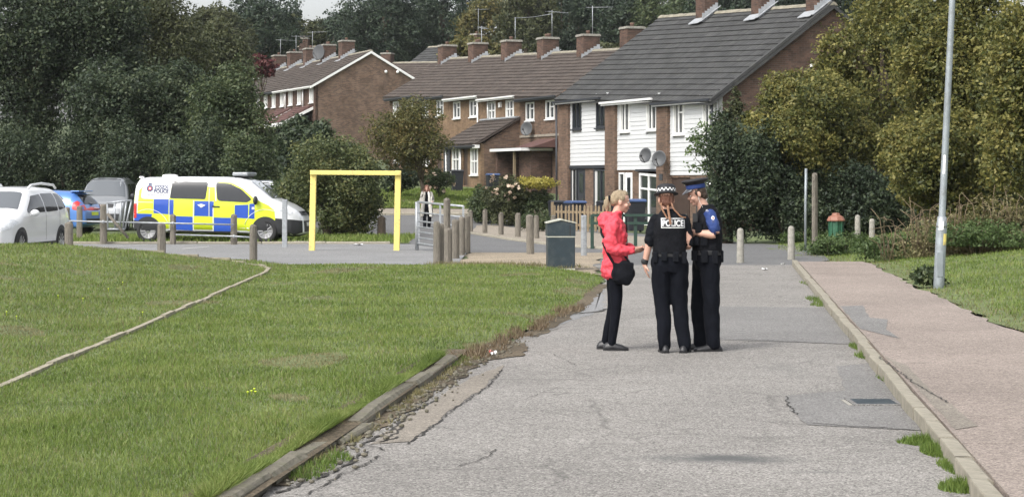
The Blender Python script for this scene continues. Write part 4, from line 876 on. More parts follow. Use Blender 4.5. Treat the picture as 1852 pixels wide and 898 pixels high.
# right side: hedge, golden trees, brambles
gR = 'golden green trees on the right'
tree('ivy_hedge', 'tall dark ivy hedge beside the white boarded house, behind the officer with the peaked cap', 1320, 59, 222, 1276, 1405, 448, 'leaf_dark', 32000, .105, 51, 'hedge', 'dark hedges behind the concrete bollards', tr=.08, ry=1.2, stems=3, lumpn=16)
tree('ivy_hedge', 'dark hedge behind the thin metal pole and timber post', 1440, 59.5, 285, 1335, 1530, 450, 'leaf_dark', 34000, .105, 52, 'hedge', 'dark hedges behind the concrete bollards', tr=.08, ry=1.2, stems=3, lumpn=16)
tree('ivy_hedge', 'dark hedge behind the green bin with the orange lid', 1560, 59, 295, 1470, 1660, 450, 'leaf_dark', 32000, .105, 53, 'hedge', 'dark hedges behind the concrete bollards', tr=.08, ry=1.2, stems=3, lumpn=16)
tree('golden_tree', 'golden green tree leaning over the dark hedge, left of the lamp post', 1490, 60.2, 128, 1338, 1600, 340, 'leaf_gold', 62000, .115, 54, group=gR, lumpn=18, k=.36, th=4, spread=.12)
tree('golden_tree', 'tall golden green tree reaching above the frame behind the hedge', 1590, 62, -60, 1462, 1740, 320, 'leaf_gold', 46000, .12, 55, group=gR, lumpn=16, k=.38, spread=.12)
tree('golden_tree', 'large golden green tree behind the lamp post', 1730, 49, -90, 1590, 1880, 330, 'leaf_gold', 70000, .105, 56, group=gR, lumpn=20, k=.36, spread=.12)
tree('golden_tree', 'low golden branches hanging right of the green bin', 1690, 47, 170, 1600, 1800, 410, 'leaf_gold', 34000, .1, 57, group=gR, lumpn=14, k=.4, spread=.12)
tree('golden_tree', 'golden green tree at the right edge of the picture', 1880, 44, -60, 1770, 1990, 400, 'leaf_gold', 42000, .105, 58, group=gR, lumpn=16, k=.4)
tree('dark_bush', 'dark undergrowth below the golden trees at the right', 1760, 52, 300, 1640, 1900, 445, 'leaf_dark', 20000, .13, 59, 'bush', tr=.1, ry=1.5, stems=3)
rt = tree('leafy_sapling', 'thin leafy sapling in front of the white boards of the end house', 1290, 66, 200, 1244, 1320, 330, 'leaf_nettle', 1300, .12, 60, 'sapling', tr=.03, ry=.6, nl=16, th=3.2, z0=0, spread=.2)
tree('climbing_ivy', 'ivy climbing the brick gable wall of the end house', 1330, 72.5, 175, 1290, 1370, 330, 'leaf_olive', 6500, .13, 61, 'ivy', tr=.06, ry=.35, lumpn=10)
rnd = random.Random(14)
for i, (px, py, r, lab) in enumerate([(1470, 440, .55, 'low green nettles behind the second concrete bollard'), (1530, 462, .7, 'low green nettles in front of the green bin'), (1610, 470, .75, 'green nettle clump at the edge of the footway'), (1665, 465, .75, 'tall green nettles between the footway and the lamp post'), (1730, 455, .8, 'green weeds behind the lamp post'), (1800, 445, .9, 'green weeds on the bank right of the lamp post')]):
    p = gd(px, py, .12); z = float(verge_h(np.array([p.x]), np.array([p.y]))[0]); p = gd(px, py, z)
    rt = thing('nettle_clump', lab, 'weeds', (p.x, p.y, z), 0, 'nettle clumps along the verge')
    foliage('leaves', lumps(0, 0, .18, r * 1.3, r, .3, 7, 60 + i), 5500, .07, M['leaf_nettle'], rt, 60 + i, floor=.0)
    q = MB()
    for j in range(14): a = rnd.uniform(0, 6.28); d = rnd.uniform(0, r); q.tube([(d * math.cos(a), d * math.sin(a), -.05), (d * math.cos(a) * 1.1, d * math.sin(a) * 1.1, .35)], .008, 4)
    o = q.build('stems', M['bark'], rt); o['kind'] = 'stuff'
p = gd(1674, 514, .13); rt = thing('weed_clump', 'dark green dock leaves beside the foot of the lamp post', 'weeds', p); foliage('leaves', lumps(0, 0, .12, .25, .2, .16, 5, 8), 900, .09, M['leaf_mid'], rt, 8, floor=0)
for i, (px, py, w, h_) in enumerate([(1690, 425, 1.1, 1.1), (1760, 420, 1.3, 1.35), (1835, 415, 1.4, 1.5)]):
    p = at(px, py, 43); z = float(verge_h(np.array([p.x]), np.array([43.]))[0])
    rt = thing('bramble_thicket', ['dry bramble thicket left of the lamp post top of the bank', 'tangle of dry brown brambles just right of the lamp post', 'dry grass and brambles at the right edge of the bank'][i], 'brambles', (p.x, 43, z), 0, 'dry brambles along the bank')
    q = MB()
    for j in range(60):
        a = rnd.uniform(-w, w); b = rnd.uniform(-.7, .7); L = rnd.uniform(.3, 1) * h_; e = rnd.uniform(-.5, .5)
        q.tube([(a, b, -.05), (a + e * .4, b, L * .8), (a + e, b - rnd.uniform(0, .3), L * rnd.uniform(.7, 1.1))], [.012, .009, .004], 4)
    o = q.build('stems', M['newwood'], rt); o['kind'] = 'stuff'
    foliage('leaves', lumps(0, 0, .3, w, .7, h_ * .5, 8, 70 + i), 5200, .06, M['grass_dry'] if i != 1 else M['leaf_turn'], rt, 70 + i, floor=0)
# trees on the rising ground behind the houses
gF = 'background trees behind the terraces'
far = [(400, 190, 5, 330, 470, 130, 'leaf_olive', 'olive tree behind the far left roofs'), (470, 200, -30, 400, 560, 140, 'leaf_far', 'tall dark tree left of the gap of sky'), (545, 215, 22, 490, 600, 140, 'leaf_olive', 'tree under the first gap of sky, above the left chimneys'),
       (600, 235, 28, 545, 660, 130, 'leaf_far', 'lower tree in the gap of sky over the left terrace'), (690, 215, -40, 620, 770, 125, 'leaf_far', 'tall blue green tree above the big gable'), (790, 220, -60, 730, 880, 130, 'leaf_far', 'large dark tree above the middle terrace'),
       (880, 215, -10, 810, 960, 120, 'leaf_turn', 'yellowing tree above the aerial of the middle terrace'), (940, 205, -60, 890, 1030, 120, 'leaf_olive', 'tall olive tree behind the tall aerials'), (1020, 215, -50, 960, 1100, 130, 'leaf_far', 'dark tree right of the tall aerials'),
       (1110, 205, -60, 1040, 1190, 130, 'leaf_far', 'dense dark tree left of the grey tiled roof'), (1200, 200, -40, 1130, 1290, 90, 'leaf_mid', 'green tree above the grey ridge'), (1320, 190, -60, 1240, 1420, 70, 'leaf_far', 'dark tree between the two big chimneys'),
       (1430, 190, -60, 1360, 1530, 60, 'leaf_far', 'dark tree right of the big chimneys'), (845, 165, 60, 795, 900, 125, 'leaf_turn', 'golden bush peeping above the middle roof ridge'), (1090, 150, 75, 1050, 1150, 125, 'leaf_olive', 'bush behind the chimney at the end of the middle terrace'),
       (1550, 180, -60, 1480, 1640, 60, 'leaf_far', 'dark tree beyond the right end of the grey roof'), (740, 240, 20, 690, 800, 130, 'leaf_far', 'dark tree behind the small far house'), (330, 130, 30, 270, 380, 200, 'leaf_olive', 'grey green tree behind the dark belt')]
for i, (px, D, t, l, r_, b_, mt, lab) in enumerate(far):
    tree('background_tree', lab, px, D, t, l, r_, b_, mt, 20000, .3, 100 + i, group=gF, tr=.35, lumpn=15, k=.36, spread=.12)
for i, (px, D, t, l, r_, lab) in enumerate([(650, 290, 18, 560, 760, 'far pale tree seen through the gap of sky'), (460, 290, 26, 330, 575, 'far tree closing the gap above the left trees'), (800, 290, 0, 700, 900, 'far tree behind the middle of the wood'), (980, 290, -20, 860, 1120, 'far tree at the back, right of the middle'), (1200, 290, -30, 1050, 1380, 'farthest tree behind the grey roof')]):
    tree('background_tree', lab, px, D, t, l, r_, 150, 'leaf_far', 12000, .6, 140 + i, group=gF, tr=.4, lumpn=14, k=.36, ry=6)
tree('red_shrub', 'dark red leaved shrub at the end of the left roofs', 472, 140, 98, 450, 500, 140, 'leaf_red', 2600, .22, 160, 'shrub', tr=.08, z0=5)
tree('green_bush', 'leafy bush in front of the big brick gable', 640, 120, 268, 585, 690, 330, 'leaf_mid', 7000, .18, 161, 'bush', tr=.1)
tree('dark_bush', 'dark bush in front of the white porch of the left terrace', 500, 112, 225, 462, 545, 300, 'leaf_dark', 7000, .2, 162, 'bush', tr=.1)
# ------------------------------------------------------------------ street furniture
def wood_post(label, px, top, D, base_z=0.0, w=.17, seed=0, group='weathered timber posts', name='timber_post', lean=(0, 0), cat='post', mat='timber', peak=.03, groove=False):
    rnd = random.Random(seed + 7); p = at(px, top, D); h = p.z - base_z
    o = MB(); n = 10; pr = [(w / 2, -.3), (w / 2 * 1.02, .1), (w / 2, h * .5), (w / 2 * .98, h - peak * 2.2)] 
    if groove: pr += [(w / 2 * .8, h - peak * 2.2 - .015 + .02), (w / 2 * .8, h - peak * 2.2 + .03), (w / 2 * .98, h - peak * 2.2 + .035)]
    pr += [(w / 2 * .9, h - peak), (w / 2 * .5, h - .006), (.004, h)]
    o.lathe(pr, n=n, smooth=False)
    for i, v in enumerate(o.v):
        k = (v[2] + .3) / (h + .3); a = math.atan2(v[1], v[0]); f = 1 + .07 * math.sin(3 * a + seed) + .05 * math.sin(5 * a + seed * 2.1)
        o.v[i] = (v[0] * f + lean[0] * k, v[1] * f + lean[1] * k, v[2] + (rnd.uniform(-.012, .012) if k > .9 else 0))
    x = o.build(name, M[mat]); x.location = (p.x, D, base_z); x.rotation_euler = (0, 0, rnd.uniform(0, 6)); return tag(x, label, cat, group)
gp = 'timber posts round the car park'
wood_post('short timber post beside the tail of the white car, in front of the lawn bank', 125, 401, 47, 0, .19, 1, gp)
wood_post('short timber post on the lawn edge below the police van rear wheel', 292, 403, 46.3, 0, .19, 2, gp)
wood_post('tall timber post on the lawn edge in front of the van front wheel', 458, 406, 44.9, 0, .17, 3, gp)
wood_post('thin timber post against the side of the blue hatchback, leftmost', 122, 374, 60.5, 0, .15, 4, gp)
wood_post('pale timber post in front of the blue hatchback rear wheel', 144, 372, 61.3, 0, .18, 5, gp)
wood_post('dark timber post between the blue hatchback and the silver car', 187, 369, 58.0, 0, .2, 6, gp)
wood_post('timber post in front of the middle of the police van side', 313, 387, 57.9, 0, .17, 7, gp)
wood_post('timber post in front of the cab door of the police van', 423, 387, 57.6, 0, .18, 8, gp)
gq = 'cluster of old timber posts at the gate'
wood_post('nearest timber post of the gate cluster, split down the middle', 790, 400, 43.7, 0, .15, 9, gq)
wood_post('cracked half post leaning against the nearest post of the gate cluster', 799, 404, 43.9, 0, .1, 10, gq)
wood_post('broad timber post second in the gate cluster', 810, 412, 44.6, 0, .2, 11, gq)
wood_post('tall timber gate post standing above the rest of the cluster', 808, 358, 49.6, 0, .17, 12, gq)
wood_post('rough timber post in the middle of the gate cluster', 823, 396, 47.3, 0, .18, 13, gq)
wood_post('timber post second from the road end of the gate cluster', 835, 391, 49.4, 0, .15, 14, gq)
wood_post('brown timber post at the road end of the gate cluster', 844.5, 389, 51, 0, .17, 15, gq)
gr = 'grooved timber bollards on the corner pavement'
wood_post('grooved bollard at the far left of the corner pavement, behind the gate cluster', 851, 380, 70.8, .05, .17, 16, gr, 'bollard', cat='bollard', groove=True)
wood_post('grooved bollard second along the corner pavement, before the dark hedge', 877, 378, 69.5, .05, .17, 17, gr, 'bollard', cat='bollard', groove=True)
wood_post('grooved bollard third along, in front of the rose bush', 906, 384, 67.3, .05, .17, 18, gr, 'bollard', cat='bollard', groove=True)
wood_post('grooved bollard fourth along, left of the low green bush', 937, 385, 64.7, .05, .18, 19, gr, 'bollard', cat='bollard', groove=True)
wood_post('grooved bollard fifth along, in front of the low green bush', 970.5, 389, 63, .05, .17, 20, gr, 'bollard', cat='bollard', groove=True)
wood_post('grooved bollard just behind the slate blue bin', 1001, 389, 60.5, .05, .17, 21, gr, 'bollard', cat='bollard', groove=True)
wood_post('pale leaning timber post on the gravel left of the slate blue bin', 959.5, 388, 50.3, 0, .18, 22, 'posts on the gravel by the bin', lean=(.04, 0))
wood_post('square pale post on the gravel right of the slate blue bin', 1056, 389, 49.2, 0, .14, 23, 'posts on the gravel by the bin', mat='galv', peak=.008)
wood_post('wooden support post touching the right side of the slate blue bin', 1036.5, 412, 41.9, .03, .09, 24, 'posts on the gravel by the bin')
wood_post('tall rough timber pole beside the thin metal pole', 1473, 313, 50.6, 0, .145, 25, name='timber_pole', cat='pole', group=None)
def conc(label, px, top, D, z, w=.165):
    p = at(px, top, D); h = p.z - z; q = MB(); r = w / 2; q.lathe([(r * 1.05, -.2), (r * 1.05, .02), (r, .05), (r * .9, h - r), (r * .78, h - r * .45), (r * .5, h - r * .12), (.004, h)], n=18)
    o = q.build('bollard', M['concrete']); o.location = (p.x, D, z); tag(o, label, 'bollard', 'round topped concrete bollards')
conc('pale concrete bollard just right of the officer with the peaked cap', 1339, 412, 45.0, 0, .165); conc('concrete bollard at the far end of the right kerb', 1431, 408, 46.8, .02, .17)
conc('concrete bollard between the green bin and the brambles', 1551, 388, 57.5, .12, .17); conc('weathered concrete bollard half sunk in weeds, rightmost', 1577, 395, 57, .15, .17)
p = gd(1457, 456); q = MB(); q.tube([(0, 0, -.1), (.0, 0, 1.2), (.01, 0, 2.1)], .034, 10); q.lathe([(.05, 0), (.05, .03), (.034, .05)], n=10); o = q.build('metal_pole', M['lamp_paint']); o.location = p; tag(o, 'thin grey metal pole in front of the dark hedge', 'pole')
p = gd(515, 447); q = MB(); q.box(-.065, .065, -.065, .065, -.1, 1.27); q.box(-.075, .075, -.075, .075, 1.27, 1.29); o = q.build('metal_post', M['galv'], bevel=.01); o.location = p; tag(o, 'square grey metal post in front of the police van bonnet', 'post')
# knee rails between the posts in front of the van
for lab, pts in (('long grey metal rail at knee height across the police van rear wheel', [(118, 399, 57.9), (187, 401, 57.8), (313, 403.5, 57.7), (423, 406, 57.4)]), ('lower grey metal rail under the police van sill', [(318, 424, 57.7), (423, 427, 57.4), (458, 429, 57.2)])):
    q = MB(); q.tube([at(*a) for a in pts], .024, 8)
    for a in pts[1:-1]: q.ell(at(*a), (.05, .04, .05), 8, 5)
    tag(q.build('knee_rail', M['galv']), lab, 'rail')
# leaning old gate beside the van
og = thing('metal_gate', 'old leaning grey metal gate between the silver car and the police van', 'gate', at(212, 430, 57.4)); og.location.z = 0; L0 = og.location
T = lambda a: at(*a) - L0
def part_tube(name, pts, r, mat, parent): q = MB(); q.tube(pts, r, 8); return q.build(name, M[mat], parent)
part_tube('top_rail', [T((192, 367, 57.4)), T((238, 362, 57.4))], .03, 'galv', og); part_tube('bottom_rail', [T((194, 414, 57.4)), T((226, 414, 57.4))], .03, 'galv', og)
for a, b in ((194, 195), (207, 208), (219, 217), (229, 222), (238, 226)): part_tube('gate_bar', [T((a, 367 - (a - 192) * .1, 57.4)), T((b, 414, 57.4))], .025, 'galv', og)
part_tube('brace', [T((194, 386, 57.2)), T((232, 430, 57.2))], .04, 'timber', og)
# yellow height barrier
hb = thing('height_barrier', 'tall yellow height barrier frame over the car park entrance', 'barrier', gd(641, 452.5)); L0 = hb.location.copy(); D = L0.y
for a, b in ((564, 567.2), (717.3, 720.3)):
    q = MB(); p0, p1 = at(a, 452, D) - L0, at(b, 308.5, D) - L0; q.bar(p0 - Vector((0, 0, .1)), p1, .15, .15); q.build('post', M['yellow'], hb, bevel=.012)
q = MB(); p0, p1 = at(561, 311.8, D - .1) - L0, at(725.5, 313, D - .1) - L0; q.bar(p0, p1, .12, .115); q.build('crossbar', M['yellow'], hb, bevel=.01)
for px in (634, 695): q = MB(); p0 = at(px, 309, D - .1) - L0; q.ell(p0, (.02, .02, .03), 8, 4); q.build('bolt', M['crack'], hb)
# open seven bar gate
fg = thing('metal_gate', 'open galvanised seven bar gate at the car park entrance', 'gate', gd(754, 452)); L0 = fg.location.copy(); D = L0.y
q = MB(); q.tube([(0, 0, -.1), (0, 0, 1.25)], .05, 10); q.build('hinge_post', M['galv'], fg)
E_ = Vector((1.28, -2.75, 0)); zl = [1.245 - f * 1.07 for f in (0, .25, .46, .6, .72, .86, 1)]
for i, z in enumerate(zl): part_tube('gate_bar', [(.03, -.05, z), (E_.x, E_.y, z - .08)], .03 if i in (0, 6) else .021, 'galv', fg)
for t in (0.02, .5, .99): q = MB(); a = E_ * t + Vector((.03 * (1 - t), -.05, 0)); q.bar(a + Vector((0, 0, zl[6] - .08 * t)), a + Vector((0, 0, zl[0] - .08 * t)), .05, .03); q.build('upright', M['galv'], fg)
# slate litter bin with gabled lid
lb = thing('litter_bin', 'slate blue litter bin with a gabled top and pale band', 'bin', gd(1013.5, 487), .06); w = .272; d_ = .25
q = MB(); q.box(-w, w, -d_, d_, .035, .655); q.build('body', M['bin_slate'], lb, bevel=.008)
q = MB(); q.box(-w - .008, w + .008, -d_ - .008, d_ + .008, .655, .68); q.build('band', M['bin_trim'], lb)
q = MB(); q.prism([(-w - .012, .68), (w + .012, .68), (w + .012, .93), (0, .995), (-w - .012, .93)], -d_ - .012, d_ + .012, 'xz'); q.build('hood', M['bin_slate'], lb, bevel=.006)
q = MB(); q.prism([(-w - .03, .935), (0, 1.003), (w + .03, .935), (w + .03, .957), (0, 1.03), (-w - .03, .957)], -d_ - .03, d_ + .03, 'xz'); q.build('lid', M['bin_trim'], lb)
q = MB(); q.box(-w - .005, w + .005, -d_ - .005, d_ + .005, 0, .034); q.build('base', M['bin_trim'], lb)
q = MB(); q.box(w - .11, w - .085, -d_ - .018, -d_ - .0125, .69, .9); q.build('lock_strip', M['blackpl'], lb)
# dark green railing behind the people
gl_ = thing('guard_rail', 'dark green guard rail behind the person in the red jacket', 'railing', gd(1071, 449)); L0 = gl_.location.copy()
for i in range(3): q = MB(); q.box(i * 1.15 - .045, i * 1.15 + .045, -.045, .045, -.1, .9); q.build('post', M['darkgreen'], gl_, bevel=.006)
for z in (.88, .67): q = MB(); q.bar((0, -.06, z), (2.35, -.06, z), .05, .07); q.build('rail', M['darkgreen'], gl_)
# wheelie bins
def wheelie(label, px, D, lid, seed, z=None, rz=.2, s=1.0):
    p = at(px, 0, D); z = terr(D) if z is None else z
    t = thing('wheelie_bin', label, 'wheelie bin', (p.x, D, z), rz, 'household wheelie bins'); t.scale = (s, s, s)
    q = MB(); b = [(-.24, -.28), (.24, -.28), (.24, .28), (-.24, .28)]; u = [(-.29, -.36), (.29, -.36), (.29, .36), (-.29, .36)]
    q.add([(x, y, .06) for x, y in b] + [(x, y, .98) for x, y in u], [(3, 2, 1, 0), (4, 5, 6, 7), (0, 1, 5, 4), (1, 2, 6, 5), (2, 3, 7, 6), (3, 0, 4, 7)]); q.build('body', M['wb_black'], t, bevel=.02)
    q = MB(); q.prism([(-.39, .985), (.38, .985), (.38, 1.02), (.1, 1.08), (-.3, 1.07), (-.39, 1.03)], -.31, .31, 'yz'); q.build('lid', M[lid], t, bevel=.012)
    for sx in (-.25, .25): q = MB(); Mx = Matrix.Translation((sx, .3, .1)) @ Matrix.Rotation(PI / 2, 4, 'Y'); q.lathe([(.1, -.03), (.1, .03)], n=14, M=Mx); q.build('wheel', M['rubber'], t)
    q = MB(); q.tube([(-.25, .4, .99), (.25, .4, .99)], .02, 6); q.build('handle', M['wb_black'], t)
wheelie('tall black wheelie bin beside the tiled lean-to extension', 827, 104, 'wb_black', 1, rz=.1, s=1.05)
wheelie('black wheelie bin with blue lid behind the garden hedge', 891, 101, 'wb_blue', 2)
wheelie('black wheelie bin with blue lid behind the picket fence', 1040, 76, 'wb_blue', 3, z=-.02, rz=.4)
wheelie('black wheelie bin with dark lid behind the left end of the picket fence', 1008, 77, 'wb_black', 4, z=-.02)
wheelie('dark wheelie bin near the right end of the picket fence', 1096, 75.5, 'wb_black', 6, z=-.02)
wheelie('large black wheelie bin with blue lid behind the green guard rail', 1148, 71, 'wb_blue', 5, z=0, rz=.15, s=1.08)
# picket fence
A, B = at(1003, 418, 72.5), at(1098, 420, 70.5); A.z = B.z = 0
pf = thing('picket_fence', 'low wooden picket fence in front of the house with black windows', 'fence', A); dv = B - A; n = 15
q = MB(); q.prism([(-.045, 0), (.045, 0), (.045, .86), (0, .93), (-.045, .86)], -.011, .011, 'xz'); pk = q.mesh('picket', M['newwood']); rnd = random.Random(3)
for i in range(n): o = link('picket', pk, pf); o.location = dv * (i / (n - 1)) + Vector((0, -.04, rnd.uniform(-.03, .02) + .03)); o.rotation_euler = (0, rnd.uniform(-.03, .03), math.atan2(dv.y, dv.x))
for z in (.25, .7): q = MB(); q.bar(Vector((0, 0, z)), dv + Vector((0, 0, z)), .04, .08); q.build('rail', M['newwood'], pf)
for t in (0, 1): q = MB(); a = dv * t + Vector((-.08 if t == 0 else .08, 0, 0)); q.box(a.x - .05, a.x + .05, a.y - .05, a.y + .05, -.2, 1.05); q.build('post', M['newwood'], pf)
# lamp post
D = 32.6; p = at(1698, 513, D); lp = thing('lamp_post', 'tall grey lamp post on the grass verge with a wider base section', 'lamp post', p)
tip = Vector((.36, 0, 7.6)); k = lambda z: (tip.x * z / 7.6, 0, z)
q = MB(); q.tube([k(-.2), k(.02), k(.95), k(1.02)], [.088, .086, .086, .07], 16); q.build('base_section', M['lamp_paint'], lp)
q = MB(); q.tube([k(1.0), k(1.06), k(2.5), k(5), k(7.6)], [.066, .056, .054, .048, .04], 14); q.build('column', M['lamp_paint'], lp)
q = MB(); q.tube([k(.9), k(1.07)], [.089, .068], 16); q.build('collar', M['galv'], lp)
q = MB(); q.tube([k(7.6), (.4, -.3, 7.8), (.4, -.9, 7.85)], .03, 8); q.build('arm', M['lamp_paint'], lp); q = MB(); q.ell((.4, -1.1, 7.85), (.13, .3, .08), 12, 6); q.build('lantern', M['dish'], lp)
def sticker(z0, z1, a0, a1, r, mat, name):
    q = MB(); n = 5; vs = []
    for z in (z0, z1):
        for i in range(n + 1): a = a0 + (a1 - a0) * i / n; c = k(z); vs.append((c[0] + r * math.cos(a), r * math.sin(a), z))
    q.add(vs, [(i, i + 1, n + 2 + i, n + 1 + i) for i in range(n)]); q.build(name, M[mat], lp)
sticker(.62, .8, -1.35, -.55, .0885, 'yellow', 'yellow_sticker'); sticker(1.75, 2.05, -2.2, -1.5, .0565, 'white_print', 'white_sticker'); sticker(.86, 1.0, -2.3, -1.4, .091, 'white_print', 'torn_sticker')
q = MB(); q.box(-.045, .045, -.092, -.084, .12, .5); q.build('access_door', M['lamp_paint'], lp)
# green bin with terracotta hood
p = at(1512, 430, 55.5); db = thing('litter_bin', 'green ribbed plastic bin with a terracotta hood by the dark hedge', 'bin', (p.x, 55.5, .2))
q = MB(); q.lathe([(.17, -.0), (.185, .1), (.19, .5), (.18, .52)], n=8, smooth=False); q.build('body', M['bin_green'], db)
for i in range(8): a = 2 * PI * i / 8 + .0; q = MB(); q.bar((.19 * math.cos(a), .19 * math.sin(a), .05), (.195 * math.cos(a), .195 * math.sin(a), .52), .03); q.build('rib', M['bin_green'], db)
q = MB(); q.lathe([(.24, .5), (.25, .53), (.2, .62), (.12, .66), (.1, .72), (.01, .73)], n=8, smooth=False); q.build('hood', M['bin_orange'], db)
q = MB(); q.tube([(0, 0, -.35), (0, 0, .05)], .05, 8); q.build('stand', M['blackpl'], db)
# litter and small things on the ground
def litter(label, px, py, size, mat, z=.006, n='litter'):
    p = gd(px, py, z); q = MB(); rnd = random.Random(px); g = 4; vs = [(size[0] * (i / g - .5), size[1] * (j / g - .5), rnd.uniform(0, size[2])) for j in range(g + 1) for i in range(g + 1)]
    q.add(vs, [(j * (g + 1) + i, j * (g + 1) + i + 1, (j + 1) * (g + 1) + i + 1, (j + 1) * (g + 1) + i) for j in range(g) for i in range(g)])
    q.add([(v[0], v[1], v[2] + .004) for v in vs], [(j * (g + 1) + i, j * (g + 1) + i + 1, (j + 1) * (g + 1) + i + 1, (j + 1) * (g + 1) + i) for j in range(g) for i in range(g)])
    o = q.build(n, M[mat]); o.location = p; o['kind'] = 'stuff'; del o['kind']; tag(o, label, 'litter')
litter('white scrap of paper lying on the road near the concrete bollards', 1383, 487, (.1, .25, .03), 'white_print'); litter('white crumpled packet in the weeds beside the left kerb', 893, 643, (.06, .09, .05), 'white_print', .03)
litter('red scrap of wrapper in the weeds beside the left kerb', 888, 640, (.04, .05, .04), 'red_lens', .04); litter('pale scrap of paper on the car park by the yellow barrier', 648, 443, (.25, .3, .04), 'white_print'); litter('small white scrap of paper on the ground by the far kerb', 1416, 478, (.08, .15, .03), 'plate')
q = MB(); rnd = random.Random(2)
for px, py in ((455, 716), (460, 712), (448, 718), (462, 717), (196, 527), (150, 545), (105, 540), (222, 515), (30, 578), (12, 570), (258, 570)):
    D_ = H * F / (py - HZ); x = (px - 926) * D_ / F; z = float(lawn_h(np.array([x]), np.array([D_]))[0]); D_ = (H - z) * F / (py - HZ); x = (px - 926) * D_ / F; q.lathe([(.003, z), (.003, z + .04), (.012, z + .044), (.008, z + .05)], (x, D_, 0), 7)
o = q.build('dandelions', M['police_yellow']); tag(o, 'few yellow dandelion heads dotted over the lawn', 'flowers', kind='stuff')
# boards on the side of the lean-to
hx = [o for o in C.objects if o.name.startswith('terraced_house') and 'cross-barred' in o.get('label', '')][0]
for i in range(10): q = MB(); q.prism([(-2.29, 0), (-2.21, 0), (-2.21, .2), (-2.26, .2)], -.05, .98, 'yz'); o = q.build('side_board', M['darkframe'], hx); o.location = (0, 0, .1 + i * .2)
